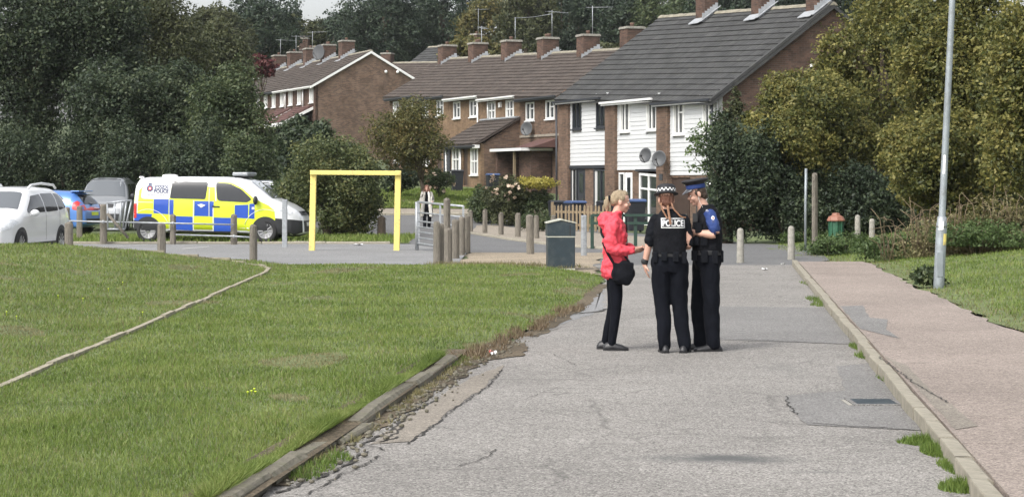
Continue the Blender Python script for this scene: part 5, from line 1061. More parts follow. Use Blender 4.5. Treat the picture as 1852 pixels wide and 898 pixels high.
# ------------------------------------------------------------------ vehicles: shape = plan width x side profile, panels laid on that surface
class Car:
    def __init__(s, label, cat, L, W, top, bot, plan, n=7, zm=.45, belt=1.0, tumble=.1, roofz=1.5, body='whitepaint', name='parked_car'):
        s.L, s.W = L, W; s.top, s.bot, s.plan = np.array(top), np.array(bot), np.array(plan); s.n, s.zm, s.belt, s.tumble, s.roofz = n, zm, belt, tumble, roofz
        s.root = thing(name, label, cat); xs = sorted(set(np.concatenate([np.linspace(0, L, 50), s.top[:, 0], [.015, .03, L - .03, L - .015]]).tolist()))
        q = MB(); K = 26; ring = []
        for x in xs:
            zt, zb = s.zt(x), s.zb(x); w = s.w(x); r = [(0, zb), (w * .85, zb), (w * .95, zb + .03)]; zm_ = min(s.zm, (zt + zb) / 2 + .02)
            for i in range(K):
                t = i / (K - 1); z = zb + .06 + (zt - zb - .06) * (1 - (1 - t) ** 1.7); r.append((s.hy(x, z) if t < 1 else 0, z))
            ring.append(r)
        m = len(ring[0]); vs = []
        for x, r in zip(xs, ring):
            for y, z in r: vs.append((x, -y, z))
            for y, z in r[::-1][1:-1]: vs.append((x, y, z))
        R = 2 * m - 2; fs = [(i * R + j, i * R + (j + 1) % R, (i + 1) * R + (j + 1) % R, (i + 1) * R + j) for i in range(len(xs) - 1) for j in range(R)]
        fs += [tuple(range(R)), tuple((len(xs) - 1) * R + j for j in range(R - 1, -1, -1))]
        q.add(vs, fs, 0, True); s.body = q.build('body', M[body], s.root)
    def zt(s, x): return float(np.interp(x, s.top[:, 0], s.top[:, 1]))
    def zb(s, x): return float(np.interp(x, s.bot[:, 0], s.bot[:, 1]))
    def w(s, x): return float(np.interp(x, s.plan[:, 0], s.plan[:, 1])) * s.W / 2
    def hy(s, x, z):
        zt, zb = s.zt(x), s.zb(x)
        if z >= zt or z <= zb: return 0.0
        zm = min(s.zm, (zt + zb) / 2 + .02); w = s.w(x)
        if z > zm: w *= (1 - min(1, (z - zm) / max(zt - zm, 1e-4)) ** s.n) ** (1 / s.n)
        else: w *= 1 - .05 * ((zm - z) / .3) ** 2
        return w * (1 - s.tumble * max(0, min(1, (z - s.belt) / (s.roofz - s.belt))) ** 1.2)
    def sx(s, y, z, front=True):
        a, b = s.L * .45, s.L if front else 0.0
        for _ in range(30):
            c = (a + b) / 2
            if abs(y) <= s.hy(c, z): a = c
            else: b = c
        return a
    def tz(s, x, y):
        a, b = s.zm, s.zt(x)
        for _ in range(30):
            c = (a + b) / 2
            if abs(y) <= s.hy(x, c): a = c
            else: b = c
        return a
    def panel(s, name, poly, mat, mode='side', sg=-1, off=.004, parent=None, cuts=3):
        """poly in (x,z) for the sides, (y,z) for front and rear, (x,y) for the top"""
        bm = bmesh.new(); f = bm.faces.new([bm.verts.new((p[0], p[1], 0)) for p in poly]); bmesh.ops.triangulate(bm, faces=[f])
        for _ in range(cuts): bmesh.ops.subdivide_edges(bm, edges=[e for e in bm.edges if e.calc_length() > .07], cuts=1, use_grid_fill=True); bmesh.ops.triangulate(bm, faces=bm.faces[:])
        s.wrap(bm, mode, sg, off); me = bpy.data.meshes.new(name); bm.to_mesh(me); bm.free(); me.materials.append(M[mat])
        for p in me.polygons: p.use_smooth = True
        return link(name, me, parent or s.root)
    def wrap(s, bm, mode, sg, off):
        for v in bm.verts:
            a, b = v.co.x, v.co.y
            if mode == 'side': v.co = (a, sg * (s.hy(a, b) + off), b)
            elif mode == 'front': v.co = (s.sx(a, b) + off, a, b + off * .3)
            elif mode == 'rear': v.co = (s.sx(a, b, False) - off, a, b + off * .3)
            else: v.co = (a, b, s.tz(a, b) + off)
    def wheel(s, x, sg, r=.33, y=None, spokes=10, tw=.2, mat='alloy'):
        y = (s.w(x) - tw / 2 + .012 if y is None else y) * sg; Mx = Matrix.Translation((x, y, r)) @ Matrix.Rotation(-PI / 2 * sg, 4, 'X')
        t = s.panel('wheel_arch', [(x + (r + .055) * math.cos(a), max(s.zb(x) + .01, r + .02 + (r + .055) * math.sin(a))) for a in np.linspace(-.15, PI + .15, 18)], 'blackpl', 'side', sg, .013 if s.L > 4.9 else .004)
        wh = link('wheel', None, s.root); wh.empty_display_size = .1
        q = MB(); q.lathe([(r * .66, -tw / 2), (r * .93, -tw / 2), (r, -tw * .36), (r, tw * .36), (r * .94, tw / 2), (r * .7, tw / 2), (r * .66, tw * .4)], n=28, M=Mx); q.build('tyre', M['rubber'], wh)
        q = MB(); q.lathe([(r * .67, tw * .41), (r * .62, tw * .46), (r * .57, tw * .3), (.01, tw * .25)], n=28, M=Mx)
        for i in range(spokes):
            a = 2 * PI * i / spokes; q.bar(Mx @ Vector((r * .22 * math.cos(a), r * .22 * math.sin(a), tw * .36)), Mx @ Vector((r * .6 * math.cos(a), r * .6 * math.sin(a), tw * .4)), .035, .03)
        q.lathe([(r * .26, tw * .3), (r * .24, tw * .42), (.01, tw * .43)], n=16, M=Mx); q.build('rim', M[mat], wh)
        q = MB(); q.lathe([(r * .6, tw * .27), (r * .5, tw * .275), (.01, tw * .28)], n=20, M=Mx); q.build('brake', M['blackpl'], wh)
    def mirror(s, x, z, sg, mat, r=(.07, .1, .09)):
        y = s.hy(x, z); q = MB(); q.ell((x + .02, sg * (y + .13), z), r, 12, 8); q.bar((x, sg * (y - .02), z - .04), (x + .02, sg * (y + .08), z - .02), .05); q.build('wing_mirror', M[mat], s.root)
def rnd_poly(pts, r=.05, n=4):
    out = []; k = len(pts)
    for i in range(k):
        p, a, b = Vector(pts[i]), Vector(pts[i - 1]), Vector(pts[(i + 1) % k]); u = (a - p); v = (b - p); ru = min(r, u.length * .45); rv = min(r, v.length * .45); u = u.normalized() * ru; v = v.normalized() * rv
        for j in range(n + 1): t = j / n; out.append(tuple(p + u * (1 - t) ** 2 + v * t ** 2))
    return out
def text_mesh(txt, size, bold=0.0):
    cu = bpy.data.curves.new('lettering', 'FONT'); cu.body = txt; cu.size = size; cu.align_x = 'CENTER'; cu.offset = bold; o = bpy.data.objects.new('lettering', cu); C.collection.objects.link(o)
    dg = bpy.context.evaluated_depsgraph_get(); me = bpy.data.meshes.new_from_object(o.evaluated_get(dg)); bpy.data.objects.remove(o); return me
# ---- police van, its right side to the camera
v = Car('police van with yellow and blue chequered side and white bonnet', 'police van', 4.95, 1.92,
  [(0, .5), (.001, 1.0), (.03, 1.45), (.07, 1.72), (.16, 1.86), (.4, 1.895), (1.5, 1.91), (2.6, 1.9), (3.1, 1.875), (3.4, 1.80), (4.08, 1.27), (4.2, 1.215), (4.5, 1.09), (4.74, .94), (4.86, .8), (4.93, .68), (4.95, .5)],
  [(0, .36), (.2, .3), (4.3, .24), (4.8, .22), (4.95, .26)], [(0, .88), (.06, .97), (.3, 1), (3.9, 1), (4.3, .96), (4.65, .86), (4.85, .7), (4.95, .55)], 8, .5, 1.1, .1, 1.9, name='police_van')
cp = lambda cx, cy: ((220 + cx / 4.725 - 240) / 63.1, (440 - (290 + cy / 4.725)) / 63.1)
def vp(name, pts, mat, off=.004, r=0, **k): return v.panel(name, rnd_poly([cp(*p) for p in pts], r) if r else [cp(*p) for p in pts], mat, 'side', -1, off, **k)
vp('yellow_side', [(112, 205), (150, 168), (770, 172), (830, 182), (960, 192), (1060, 245), (1160, 330), (1285, 388), (1335, 430), (1345, 520), (1130, 664), (420, 650), (105, 560)], 'police_yellow', .004)
for i, b in enumerate([[(282, 335), (414, 337), (412, 465), (282, 455)], [(420, 338), (457, 340), (455, 472), (420, 468)], [(640, 350), (764, 352), (764, 482), (638, 478)], [(771, 352), (808, 354), (806, 485), (771, 483)], [(992, 386), (1110, 382), (1108, 500), (992, 494)], [(1120, 374), (1166, 372), (1164, 504), (1116, 500)],
    [(106, 458), (268, 462), (262, 490), (210, 520), (160, 560), (106, 520)], [(468, 480), (624, 485), (624, 604), (468, 598)], [(810, 492), (985, 496), (985, 612), (810, 610)], [(1275, 522), (1340, 524), (1330, 560)]]): vp('blue_check', b, 'police_blue', .008)
for b in [[(417, 337), (420, 337), (420, 610), (417, 610)], [(629, 345), (635, 345), (632, 604), (626, 604)], [(800, 350), (806, 350), (806, 610), (800, 610)], [(110, 357), (275, 360), (275, 364), (110, 361)], [(765, 175), (769, 175), (769, 480), (765, 480)]]: vp('panel_seam', b, 'white_pl', .0095, cuts=2)
vp('side_moulding', [(455, 541), (985, 547), (985, 556), (455, 549)], 'blackpl', .012)
vp('sill', [(405, 604), (1000, 612), (1130, 640), (1130, 662), (405, 652)], 'blackpl', .010)
vp('rear_bumper', [(100, 515), (165, 525), (165, 640), (100, 620)], 'blackpl', .012); vp('front_bumper', [(1345, 498), (1420, 505), (1500, 512), (1560, 520), (1560, 640), (1500, 660), (1330, 660), (1335, 560)], 'blackpl', .012)
gp_ = vp('rear_quarter_panel', [(170, 322), (178, 240), (230, 184), (440, 178), (422, 336), (190, 332)], 'white_print', .010, .06)
vp('side_window', [(442, 180), (753, 187), (735, 335), (424, 328)], 'carglass', .012, .05)
dw = vp('cab_window', [(822, 190), (945, 202), (1050, 252), (1140, 336), (1100, 362), (860, 350), (838, 336)], 'carglass', .012, .06)
vp('cab_window_strip', [(812, 182), (822, 182), (832, 350), (822, 350)], 'white_pl', .009, cuts=2)
for nm, pts, m_ in (('door_handle', [(665, 384), (700, 374), (738, 386), (700, 408)], 'white_pl'), ('door_handle', [(795, 392), (862, 394), (862, 406), (795, 404)], 'blackpl'), ('fuel_flap', [(1142, 402), (1164, 402), (1164, 422), (1142, 422)], 'white_print')): vp(nm, pts, m_, .02)
# arch trim lines
for cx0 in (.46, 3.9):
    q = MB(); v_ = []
    for a in np.linspace(.25, PI - .25, 14): x = cx0 + .62 * math.cos(a); z = .38 + .58 * math.sin(a); v_.append((x, -(v.hy(x, z) + .010), z))
    q.tube(v_, .008, 5); q.build('arch_trim', M['white_pl'], v.root)
for x in (.46, 3.9):
    for sg in (-1, 1): v.wheel(x, sg, .34)
v.panel('windscreen', rnd_poly([(4.07, -.74), (4.07, .74), (3.44, .66), (3.44, -.66)], .06), 'screen_glass', 'top', off=.006)
for sg in (-1, 1):
    v.panel('headlight', rnd_poly([(4.28, .93), (4.34, 1.04), (4.52, 1.0), (4.68, .88), (4.62, .8)], .04), 'clear_lens', 'side', sg, .012)
    v.panel('tail_light', [(.02, 1.12), (.12, 1.14), (.12, .72), (.02, .7)], 'red_lens', 'side', sg, .014)
    v.mirror(3.62, 1.22, sg, 'blackpl', (.07, .11, .13))
v.panel('grille', [(-.5, .78), (.5, .78), (.45, .9), (-.45, .9)], 'blackpl', 'front', off=.012); v.panel('front_bumper_face', [(-.6, .3), (.6, .3), (.62, .62), (-.62, .62)], 'blackpl', 'front', off=.012)
v.panel('number_plate', [(-.26, .46), (.26, .46), (.26, .57), (-.26, .57)], 'plate', 'front', off=.03)
q = MB(); q.box(2.86, 3.32, -.62, .62, 1.93, 2.03); q.build('light_bar', M['galv'], v.root, bevel=.03); q = MB(); q.box(2.92, 3.26, -.5, .5, 1.88, 1.93); q.build('light_bar_mount', M['blackpl'], v.root)
q = MB(); q.lathe([(.25, 1.87), (.22, 1.95), (.15, 1.97), (.01, 1.975)], (.92, -.2, 0), 18); q.build('roof_vent', M['white_pl'], v.root); q = MB(); q.ell((.18, -.6, 1.88), (.08, .12, .04), 10, 6); q.build('roof_marker', M['white_pl'], v.root)
def van_text(txt, size, cx, cy, mat, bold=0.0, sxx=1.0):
    me = text_mesh(txt, size, bold); bm = bmesh.new(); bm.from_mesh(me); x0, z0 = cp(cx, cy); bmesh.ops.triangulate(bm, faces=bm.faces[:])
    for p in bm.verts: p.co = (x0 + p.co.x * sxx, z0 + p.co.y, 0)
    v.wrap(bm, 'side', -1, .015); bm.to_mesh(me); bm.free(); me.materials.clear(); me.materials.append(M[mat]); return link('lettering', me, gp_)
van_text('ESSEX', .155, 348, 247, 'navy', .004, 1.0); van_text('POLICE', .14, 346, 280, 'navy', .006, .94); van_text('Protecting and serving Essex', .05, 305, 303, 'navy', 0, 1.12)
def disc_poly(cx, cy, r, n=16, star=0): c = cp(cx, cy); return [(c[0] + (r * (1 + star * (i % 2))) * math.cos(2 * PI * i / n), c[1] + (r * (1 + star * (i % 2))) * math.sin(2 * PI * i / n)) for i in range(n)]
cr = v.panel('crest', disc_poly(245, 243, .085, 16, .3), 'navy', 'side', -1, .0135, parent=v.root, cuts=1); v.panel('crest_disc', disc_poly(245, 243, .055), 'red_lens', 'side', -1, .0145, parent=cr, cuts=1); v.panel('crest_shield', disc_poly(245, 243, .028), 'white_print', 'side', -1, .0155, parent=cr, cuts=1)
c0 = cp(245, 208); v.panel('crest_crown', [(c0[0] - .045, c0[1] - .02), (c0[0] + .045, c0[1] - .02), (c0[0] + .055, c0[1] + .03), (c0[0] + .02, c0[1] + .01), (c0[0], c0[1] + .045), (c0[0] - .02, c0[1] + .01), (c0[0] - .055, c0[1] + .03)], 'navy', 'side', -1, .0145, parent=cr, cuts=1)
v.root.location = ((240 - 926) / 63.1 - .03, 60.15, .01); v.root.rotation_euler = (0, 0, math.radians(-5))
# ---- white people carrier at the left, nose to the camera
w_ = Car('white people carrier parked nose first behind the lawn bank, left edge', 'car', 4.5, 1.83,
  [(0, .55), (.02, .95), (.1, 1.2), (.42, 1.56), (.7, 1.63), (1.6, 1.66), (2.3, 1.63), (2.7, 1.55), (3.5, 1.12), (3.7, 1.03), (4.1, .93), (4.36, .8), (4.47, .62), (4.5, .45)],
  [(0, .35), (.3, .25), (4.2, .22), (4.5, .25)], [(0, .84), (.1, .94), (.5, 1), (3.6, 1), (4.1, .93), (4.4, .76), (4.5, .6)], 6, .5, 1.0, .17, 1.62, name='parked_car')
for sg in (-1, 1):
    w_.panel('front_window', rnd_poly([(2.0, 1.06), (2.0, 1.48), (2.6, 1.44), (3.15, 1.12), (3.18, 1.05)], .05), 'carglass', 'side', sg, .006); w_.panel('rear_window', rnd_poly([(1.05, 1.08), (1.05, 1.5), (1.92, 1.49), (1.92, 1.06)], .05), 'carglass', 'side', sg, .006)
    w_.panel('quarter_window', rnd_poly([(.42, 1.14), (.6, 1.47), (.97, 1.5), (.97, 1.09)], .05), 'carglass', 'side', sg, .006)
    for x in (.85, 3.62): w_.wheel(x, sg, .33)
    w_.mirror(3.05, 1.05, sg, 'whitepaint', (.1, .11, .08)); w_.panel('headlight', rnd_poly([(3.75, .85), (3.95, .93), (4.3, .82), (4.42, .68), (4.2, .68)], .05), 'clear_lens', 'side', sg, .008)
    for x in (1.95, .95): w_.panel('door_seam', [(x, .4), (x + .015, .4), (x + .02, 1.05), (x + .005, 1.05)], 'blackpl', 'side', sg, .004)
    for x in (1.75, .9): w_.panel('door_handle', [(x - .1, .93), (x + .1, .95), (x + .1, .99), (x - .1, .97)], 'whitepaint', 'side', sg, .03)
    q = MB(); q.tube([(.55, sg * .66, 1.61), (.7, sg * .66, 1.69), (1.6, sg * .67, 1.73), (2.3, sg * .66, 1.69), (2.45, sg * .65, 1.62)], .03, 8); q.build('roof_rail', M['whitepaint'], w_.root)
    w_.panel('sill', [(1.2, .27), (3.25, .27), (3.25, .36), (1.2, .36)], 'blackpl', 'side', sg, .008)
w_.panel('windscreen', rnd_poly([(3.42, -.74), (3.42, .74), (2.72, .6), (2.72, -.6)], .06), 'screen_glass', 'top', off=.006)
w_.panel('grille', [(-.5, .38), (.5, .38), (.56, .58), (-.56, .58)], 'blackpl', 'front', off=.01); w_.panel('number_plate', [(-.26, .6), (.26, .6), (.26, .7), (-.26, .7)], 'plate', 'front', off=.02); w_.panel('tail_window', [(-.6, 1.2), (.6, 1.2), (.52, 1.5), (-.52, 1.5)], 'carglass', 'rear', off=.006)
ang = math.radians(-90 - 6); hd = Vector((math.cos(ang), math.sin(ang), 0)); w_.root.rotation_euler = (0, 0, ang)
tail = at(66, 0, 50.5); w_.root.location = (tail.x, 50.5, 0)
# ---- blue hatchback seen from the rear quarter
b_ = Car('blue three door hatchback with red tail lights, rear quarter to the camera', 'car', 3.95, 1.72,
  [(0, .55), (.02, .78), (.1, .98), (.28, 1.2), (.5, 1.4), (.75, 1.455), (1.5, 1.48), (2.0, 1.45), (2.25, 1.37), (3.0, 1.0), (3.3, .92), (3.7, .82), (3.88, .65), (3.95, .45)],
  [(0, .38), (.3, .26), (3.6, .22), (3.95, .26)], [(0, .84), (.12, .95), (.6, 1), (3.1, 1), (3.6, .9), (3.85, .74), (3.95, .6)], 5, .5, .92, .2, 1.46, body='bluepaint', name='parked_car')
for sg in (-1, 1):
    b_.panel('side_window', rnd_poly([(.62, 1.12), (.95, 1.33), (1.45, 1.38), (1.45, 1.0), (1.1, 1.0)], .05), 'carglass', 'side', sg, .006); b_.panel('door_window', rnd_poly([(1.52, .98), (1.52, 1.38), (2.1, 1.34), (2.7, 1.02), (2.7, .97)], .05), 'carglass', 'side', sg, .006)
    for x in (.72, 3.2): b_.wheel(x, sg, .3, spokes=7)
    b_.panel('tail_light', rnd_poly([(.0, .84), (.08, .8), (.4, .86), (.42, 1.06), (.3, 1.14), (.14, 1.02)], .03), 'red_lens', 'side', sg, .012); b_.mirror(2.65, 1.0, sg, 'bluepaint', (.09, .1, .07))
    b_.panel('tail_light_end', [(sg * .5, .84), (sg * .68, .82), (sg * .66, 1.0), (sg * .55, .98)], 'red_lens', 'rear', sg, .012)
b_.panel('tail_window', rnd_poly([(-.52, 1.02), (.52, 1.02), (.44, 1.33), (-.44, 1.33)], .05), 'carglass', 'rear', off=.008); b_.panel('rear_bumper', [(-.66, .4), (.66, .4), (.66, .56), (-.66, .56)], 'blackpl', 'rear', off=.01); b_.panel('number_plate', [(-.26, .66), (.26, .66), (.26, .77), (-.26, .77)], 'police_yellow', 'rear', off=.015)
b_.panel('reflector', [(.4, .45), (.6, .45), (.6, .5), (.4, .5)], 'red_lens', 'rear', off=.014)
q = MB(); q.box(.32, .62, -.52, .52, 1.42, 1.455); q.build('spoiler', M['bluepaint'], b_.root, bevel=.01)
ang = math.radians(180 - 13); b_.root.rotation_euler = (0, 0, ang); t = at(172, 0, 66.0); b_.root.location = (t.x, 66.0, .02)
# ---- silver people carrier facing the camera, and a white one like it behind the van
s_ = Car('silver people carrier with black roof facing the camera, by the blue hatchback', 'car', 4.2, 1.78,
  [(0, .5), (.02, 1.1), (.1, 1.75), (.3, 1.9), (1.0, 1.95), (2.0, 1.95), (2.5, 1.9), (2.8, 1.8), (3.4, 1.22), (3.55, 1.15), (3.9, 1.04), (4.08, .9), (4.17, .7), (4.2, .5)],
  [(0, .35), (4.2, .28)], [(0, .95), (.2, 1), (3.5, 1), (3.9, .95), (4.1, .86), (4.2, .72)], 6, .5, 1.15, .19, 1.9, body='silverpaint', name='parked_car')
for sg in (-1, 1):
    s_.panel('front_window', rnd_poly([(1.9, 1.2), (1.9, 1.68), (2.55, 1.66), (3.05, 1.22)], .05), 'carglass', 'side', sg, .006); s_.panel('rear_window', rnd_poly([(.4, 1.2), (.4, 1.68), (1.8, 1.68), (1.8, 1.2)], .05), 'carglass', 'side', sg, .006)
    for x in (.75, 3.4): s_.wheel(x, sg, .33)
    s_.mirror(3.0, 1.22, sg, 'blackpl', (.08, .12, .12)); s_.panel('headlight', rnd_poly([(sg * .5, .78), (sg * .55, .98), (sg * .76, .99), (sg * .74, .78)], .04), 'clear_lens', 'front', sg, .012)
    s_.panel('door_seam', [(1.85, .45), (1.865, .45), (1.865, 1.2), (1.85, 1.2)], 'blackpl', 'side', sg, .004)
s_.panel('windscreen', rnd_poly([(3.38, -.77), (3.38, .77), (2.8, .67), (2.8, -.67)], .07), 'screen_glass', 'top', off=.008); s_.panel('roof_reflection', rnd_poly([(2.7, -.66), (2.7, .66), (.15, .66), (.15, -.66)], .06), 'carglass', 'top', off=.006)  # dark roof panel is a painted reflection laid over the silver roof
s_.panel('grille', [(-.42, .82), (.42, .82), (.45, .95), (-.45, .95)], 'blackpl', 'front', off=.01); s_.panel('lower_grille', [(-.62, .36), (.62, .36), (.66, .6), (-.66, .6)], 'blackpl', 'front', off=.01); s_.panel('number_plate', [(-.26, .6), (.26, .6), (.26, .71), (-.26, .71)], 'plate', 'front', off=.02)
s_.panel('badge', [(-.07, .85), (.07, .85), (.07, .92), (-.07, .92)], 'chrome', 'front', off=.016)
c2 = copy_tree(s_.root); c2['label'] = 'pale people carrier facing the camera, mostly hidden behind the police van cab'
ang = math.radians(-90 + 3); s_.root.rotation_euler = (0, 0, ang); t = at(192, 0, 76); s_.root.location = (t.x, 76 + 2.1, .0)
c2.rotation_euler = (0, 0, ang); t = at(458, 0, 67); c2.location = (t.x, 69.8, -.06); c2.scale = (.96, .96, .96)
for o in c2.children:
    if o.name.startswith('body'): o.data = o.data.copy(); o.data.materials[0] = M['whitepaint']
for r_, g_ in ((s_.root, 'people carriers facing the camera'), (c2, 'people carriers facing the camera')): r_['group'] = g_
# ------------------------------------------------------------------ people
from mathutils.bvhtree import BVHTree
def spline(pts, n=4):
    pts = [Vector(p) for p in pts]; out = []
    for i in range(len(pts) - 1):
        p0, p1, p2, p3 = pts[max(i - 1, 0)], pts[i], pts[i + 1], pts[min(i + 2, len(pts) - 1)]
        for j in range(n):
            t = j / n; out.append(.5 * ((2 * p1) + (p2 - p0) * t + (2 * p0 - 5 * p1 + 4 * p2 - p3) * t * t + (3 * p1 - p0 - 3 * p2 + p3) * t ** 3))
    return out + [pts[-1]]
def limb(q, pts, rad, sub=4, n=14, ball=True):
    ps = spline(pts, sub); rs = np.interp(np.linspace(0, len(pts) - 1, len(ps)), range(len(pts)), rad).tolist()
    q.tube(ps, rs, n)
    if ball:
        for p, r in ((ps[0], rs[0]), (ps[-1], rs[-1])): q.ell(p, (r, r, r), 12, 8)
def loft(q, st, lat, fwd, n=26, e=2.4):
    """st: (z, offset along fwd, offset along lat, half depth, half width[, tilt])"""
    lat, fwd = Vector(lat), Vector(fwd); st = sorted(st); zs = [s[0] for s in st]; k = len(st) * 3; rows = []
    for z in np.linspace(zs[0], zs[-1], k): rows.append([float(np.interp(z, zs, [s[j] for s in st])) for j in range(5)])
    vs = []
    for z, of, ol, hd, hw in rows:
        for j in range(n):
            t = 2 * PI * j / n; c, s = math.cos(t), math.sin(t); c = math.copysign(abs(c) ** (2 / e), c); s = math.copysign(abs(s) ** (2 / e), s)
            vs.append(Vector((0, 0, z)) + fwd * (of + hd * c) + lat * (ol + hw * s))
    fs = [(i * n + j, i * n + (j + 1) % n, (i + 1) * n + (j + 1) % n, (i + 1) * n + j) for i in range(k - 1) for j in range(n)] + [tuple(range(n - 1, -1, -1)), tuple((k - 1) * n + j for j in range(n))]
    q.add(vs, fs, 0, True)
def rm(name, q, mat, parent, voxel=.008, smooth=4, amp=0.0, fr=(9, 9, 14), seed=0, zr=None):
    me = q.mesh(name, []); o = bpy.data.objects.new(name, me); C.collection.objects.link(o)
    r = o.modifiers.new('r', 'REMESH'); r.mode = 'VOXEL'; r.voxel_size = voxel; s = o.modifiers.new('s', 'SMOOTH'); s.iterations = smooth; s.factor = .5
    bpy.context.view_layer.update(); me2 = bpy.data.meshes.new_from_object(o.evaluated_get(bpy.context.evaluated_depsgraph_get())); bpy.data.objects.remove(o); me2.name = name
    me2.materials.clear(); me2.materials.append(M[mat]); k = len(me2.vertices)
    if amp:
        co = np.empty(k * 3, np.float32); me2.vertices.foreach_get('co', co); co = co.reshape(-1, 3); no = np.empty(k * 3, np.float32); me2.vertices.foreach_get('normal', no); no = no.reshape(-1, 3)
        d = np.array([noise.noise((p[0] * fr[0] + seed, p[1] * fr[1] + p[2] * 5, p[2] * fr[2] + p[0] * 8)) + .5 * noise.noise((p[0] * fr[0] * 2.3 + seed, p[1] * fr[1] * 2.3, p[2] * fr[2] * 2)) for p in co], np.float32)
        d = np.sign(d) * np.abs(d) ** .8
        if zr: d *= np.interp(co[:, 2], zr[0], zr[1])
        me2.vertices.foreach_set('co', (co + no * (amp * d)[:, None]).ravel())
    me2.polygons.foreach_set('use_smooth', np.ones(len(me2.polygons), bool)); me2.update(); return link(name, me2, parent)
def basis(p, fwd, up=(0, 0, 1)):
    f = Vector(fwd).normalized(); u = Vector(up); r = f.cross(u).normalized(); u = r.cross(f); m = Matrix((r, f, u)).transposed().to_4x4(); m.translation = Vector(p); return m
def head(q, Mh, jaw=1.0):
    q.ell((0, -.008, .03), (.075, .094, .088), 18, 12, M=Mh); q.ell((0, .022, -.032), (.058 * jaw, .066, .082), 16, 12, M=Mh); q.ell((0, .052, -.088), (.032 * jaw, .034, .026), 12, 8, M=Mh)
    q.ell((0, .094, -.022), (.014, .02, .018), 10, 6, M=Mh); q.ell((0, .084, .0), (.01, .016, .028), 10, 6, M=Mh); q.ell((0, .074, .022), (.05, .02, .012), 12, 6, M=Mh); q.ell((0, .083, -.06), (.026, .012, .014), 10, 6, M=Mh)
    for s in (-1, 1): q.ell((s * .075, -.01, -.01), (.012, .022, .034), 10, 8, M=Mh); q.ell((s * .042, .062, -.035), (.022, .022, .022), 10, 6, M=Mh)
def face_parts(root, Mh, brow='brownhair'):
    for s in (-1, 1):
        q = MB(); q.ell((s * .031, .079, .0), (.0125, .009, .0075), 10, 6, M=Mh); e = q.build('eye', M['eye_white'], root)
        q = MB(); q.ell((s * .031, .086, .0), (.006, .004, .006), 8, 5, M=Mh); q.build('iris', M['iris'], e)
        q = MB(); q.ell((s * .032, .086, .019), (.018, .008, .0035), 8, 5, M=Mh); q.build('eyebrow', M[brow], root)
    q = MB(); q.ell((0, .091, -.064), (.022, .008, .0065), 10, 6, M=Mh); q.build('mouth', M['lips'], root)
def hand(q, w, d, pn, thumb=1, curl=.35, sc=1.0):
    w, d, pn = Vector(w), Vector(d).normalized(), Vector(pn); pn = (pn - d * pn.dot(d)).normalized(); l = d.cross(pn) * thumb; S = sc
    Mx = Matrix((l, d, pn)).transposed().to_4x4(); Mx.translation = w + d * .048 * S
    q.ell((0, 0, 0), (.041 * S, .056 * S, .017 * S), 14, 8, M=Mx); q.tube([w - d * .03, w + d * .03], [.024, .027], 10)
    for i, (o, L) in enumerate(((.030, .068), (.011, .077), (-.010, .072), (-.030, .056))):
        p = w + d * (.092 - abs(o) * .25) * S + l * o * S; pts = [p - d * .02]; a = curl * (.8 + .15 * i)
        for k in range(3):
            dd = d * math.cos(a * (k + .6)) + pn * math.sin(a * (k + .6)); pts.append(pts[-1] + dd * ((.02 if k == 0 else 0) + L * S * (.42, .32, .26)[k]))
        q.tube(pts, [.0095 * S, .0095 * S, .0085 * S, .0065 * S], 8); q.ell(pts[-1], (.0065 * S,) * 3, 8, 5)
    b = w + d * .025 * S + l * .034 * S; t = (d * .65 + l * .7 + pn * .35).normalized(); q.tube([b - l * .012, b + t * .035 * S, b + t * .055 * S + d * .012 + pn * .006], [.013 * S, .011 * S, .008 * S], 8)
def shoe(root, an, toe_dir, L=.27, mat='black_shoe', w=.047):
    t = Vector(toe_dir).normalized(); a = Vector(an); h = a - t * .075; q = MB(); l = Vector((-t.y, t.x, 0))
    rows = [(-.02, .03, .04), (.01, .038, .085), (.08, .04, .1), (.13, .041, .075), (.19, w, .058), (L - .04, w * .86, .045), (L - .005, w * .45, .032)]; vs = []; n = 14
    for d, ww, hh in rows:
        for j in range(n):
            u = 2 * PI * j / n; z = .012 + max(0, math.sin(u)) * (hh - .012) + min(0, math.sin(u)) * .004; p = h + t * d + l * (ww * math.cos(u)); vs.append((p.x, p.y, z))
    fs = [(i * n + j, i * n + (j + 1) % n, (i + 1) * n + (j + 1) % n, (i + 1) * n + j) for i in range(len(rows) - 1) for j in range(n)] + [tuple(range(n - 1, -1, -1)), tuple((len(rows) - 1) * n + j for j in range(n))]
    q.add(vs, fs, 0, True); s = q.build('shoe', M[mat], root)
    q = MB(); vs = []
    for d, ww, hh in rows:
        for sg in (-1, 1): p = h + t * d + l * (sg * (ww + .003)); vs.append((p.x, p.y))
    poly = [vs[2 * i] for i in range(len(rows))] + [vs[2 * i + 1] for i in range(len(rows) - 1, -1, -1)]
    q.prism(poly, 0, .014, 'xy'); q.build('sole', M['rubber'], s)
def legs_skin(q, L): 
    for hip, kn, an in L: limb(q, [hip, kn, an, (an[0], an[1], .05)], [.075, .05, .034, .034], 5)
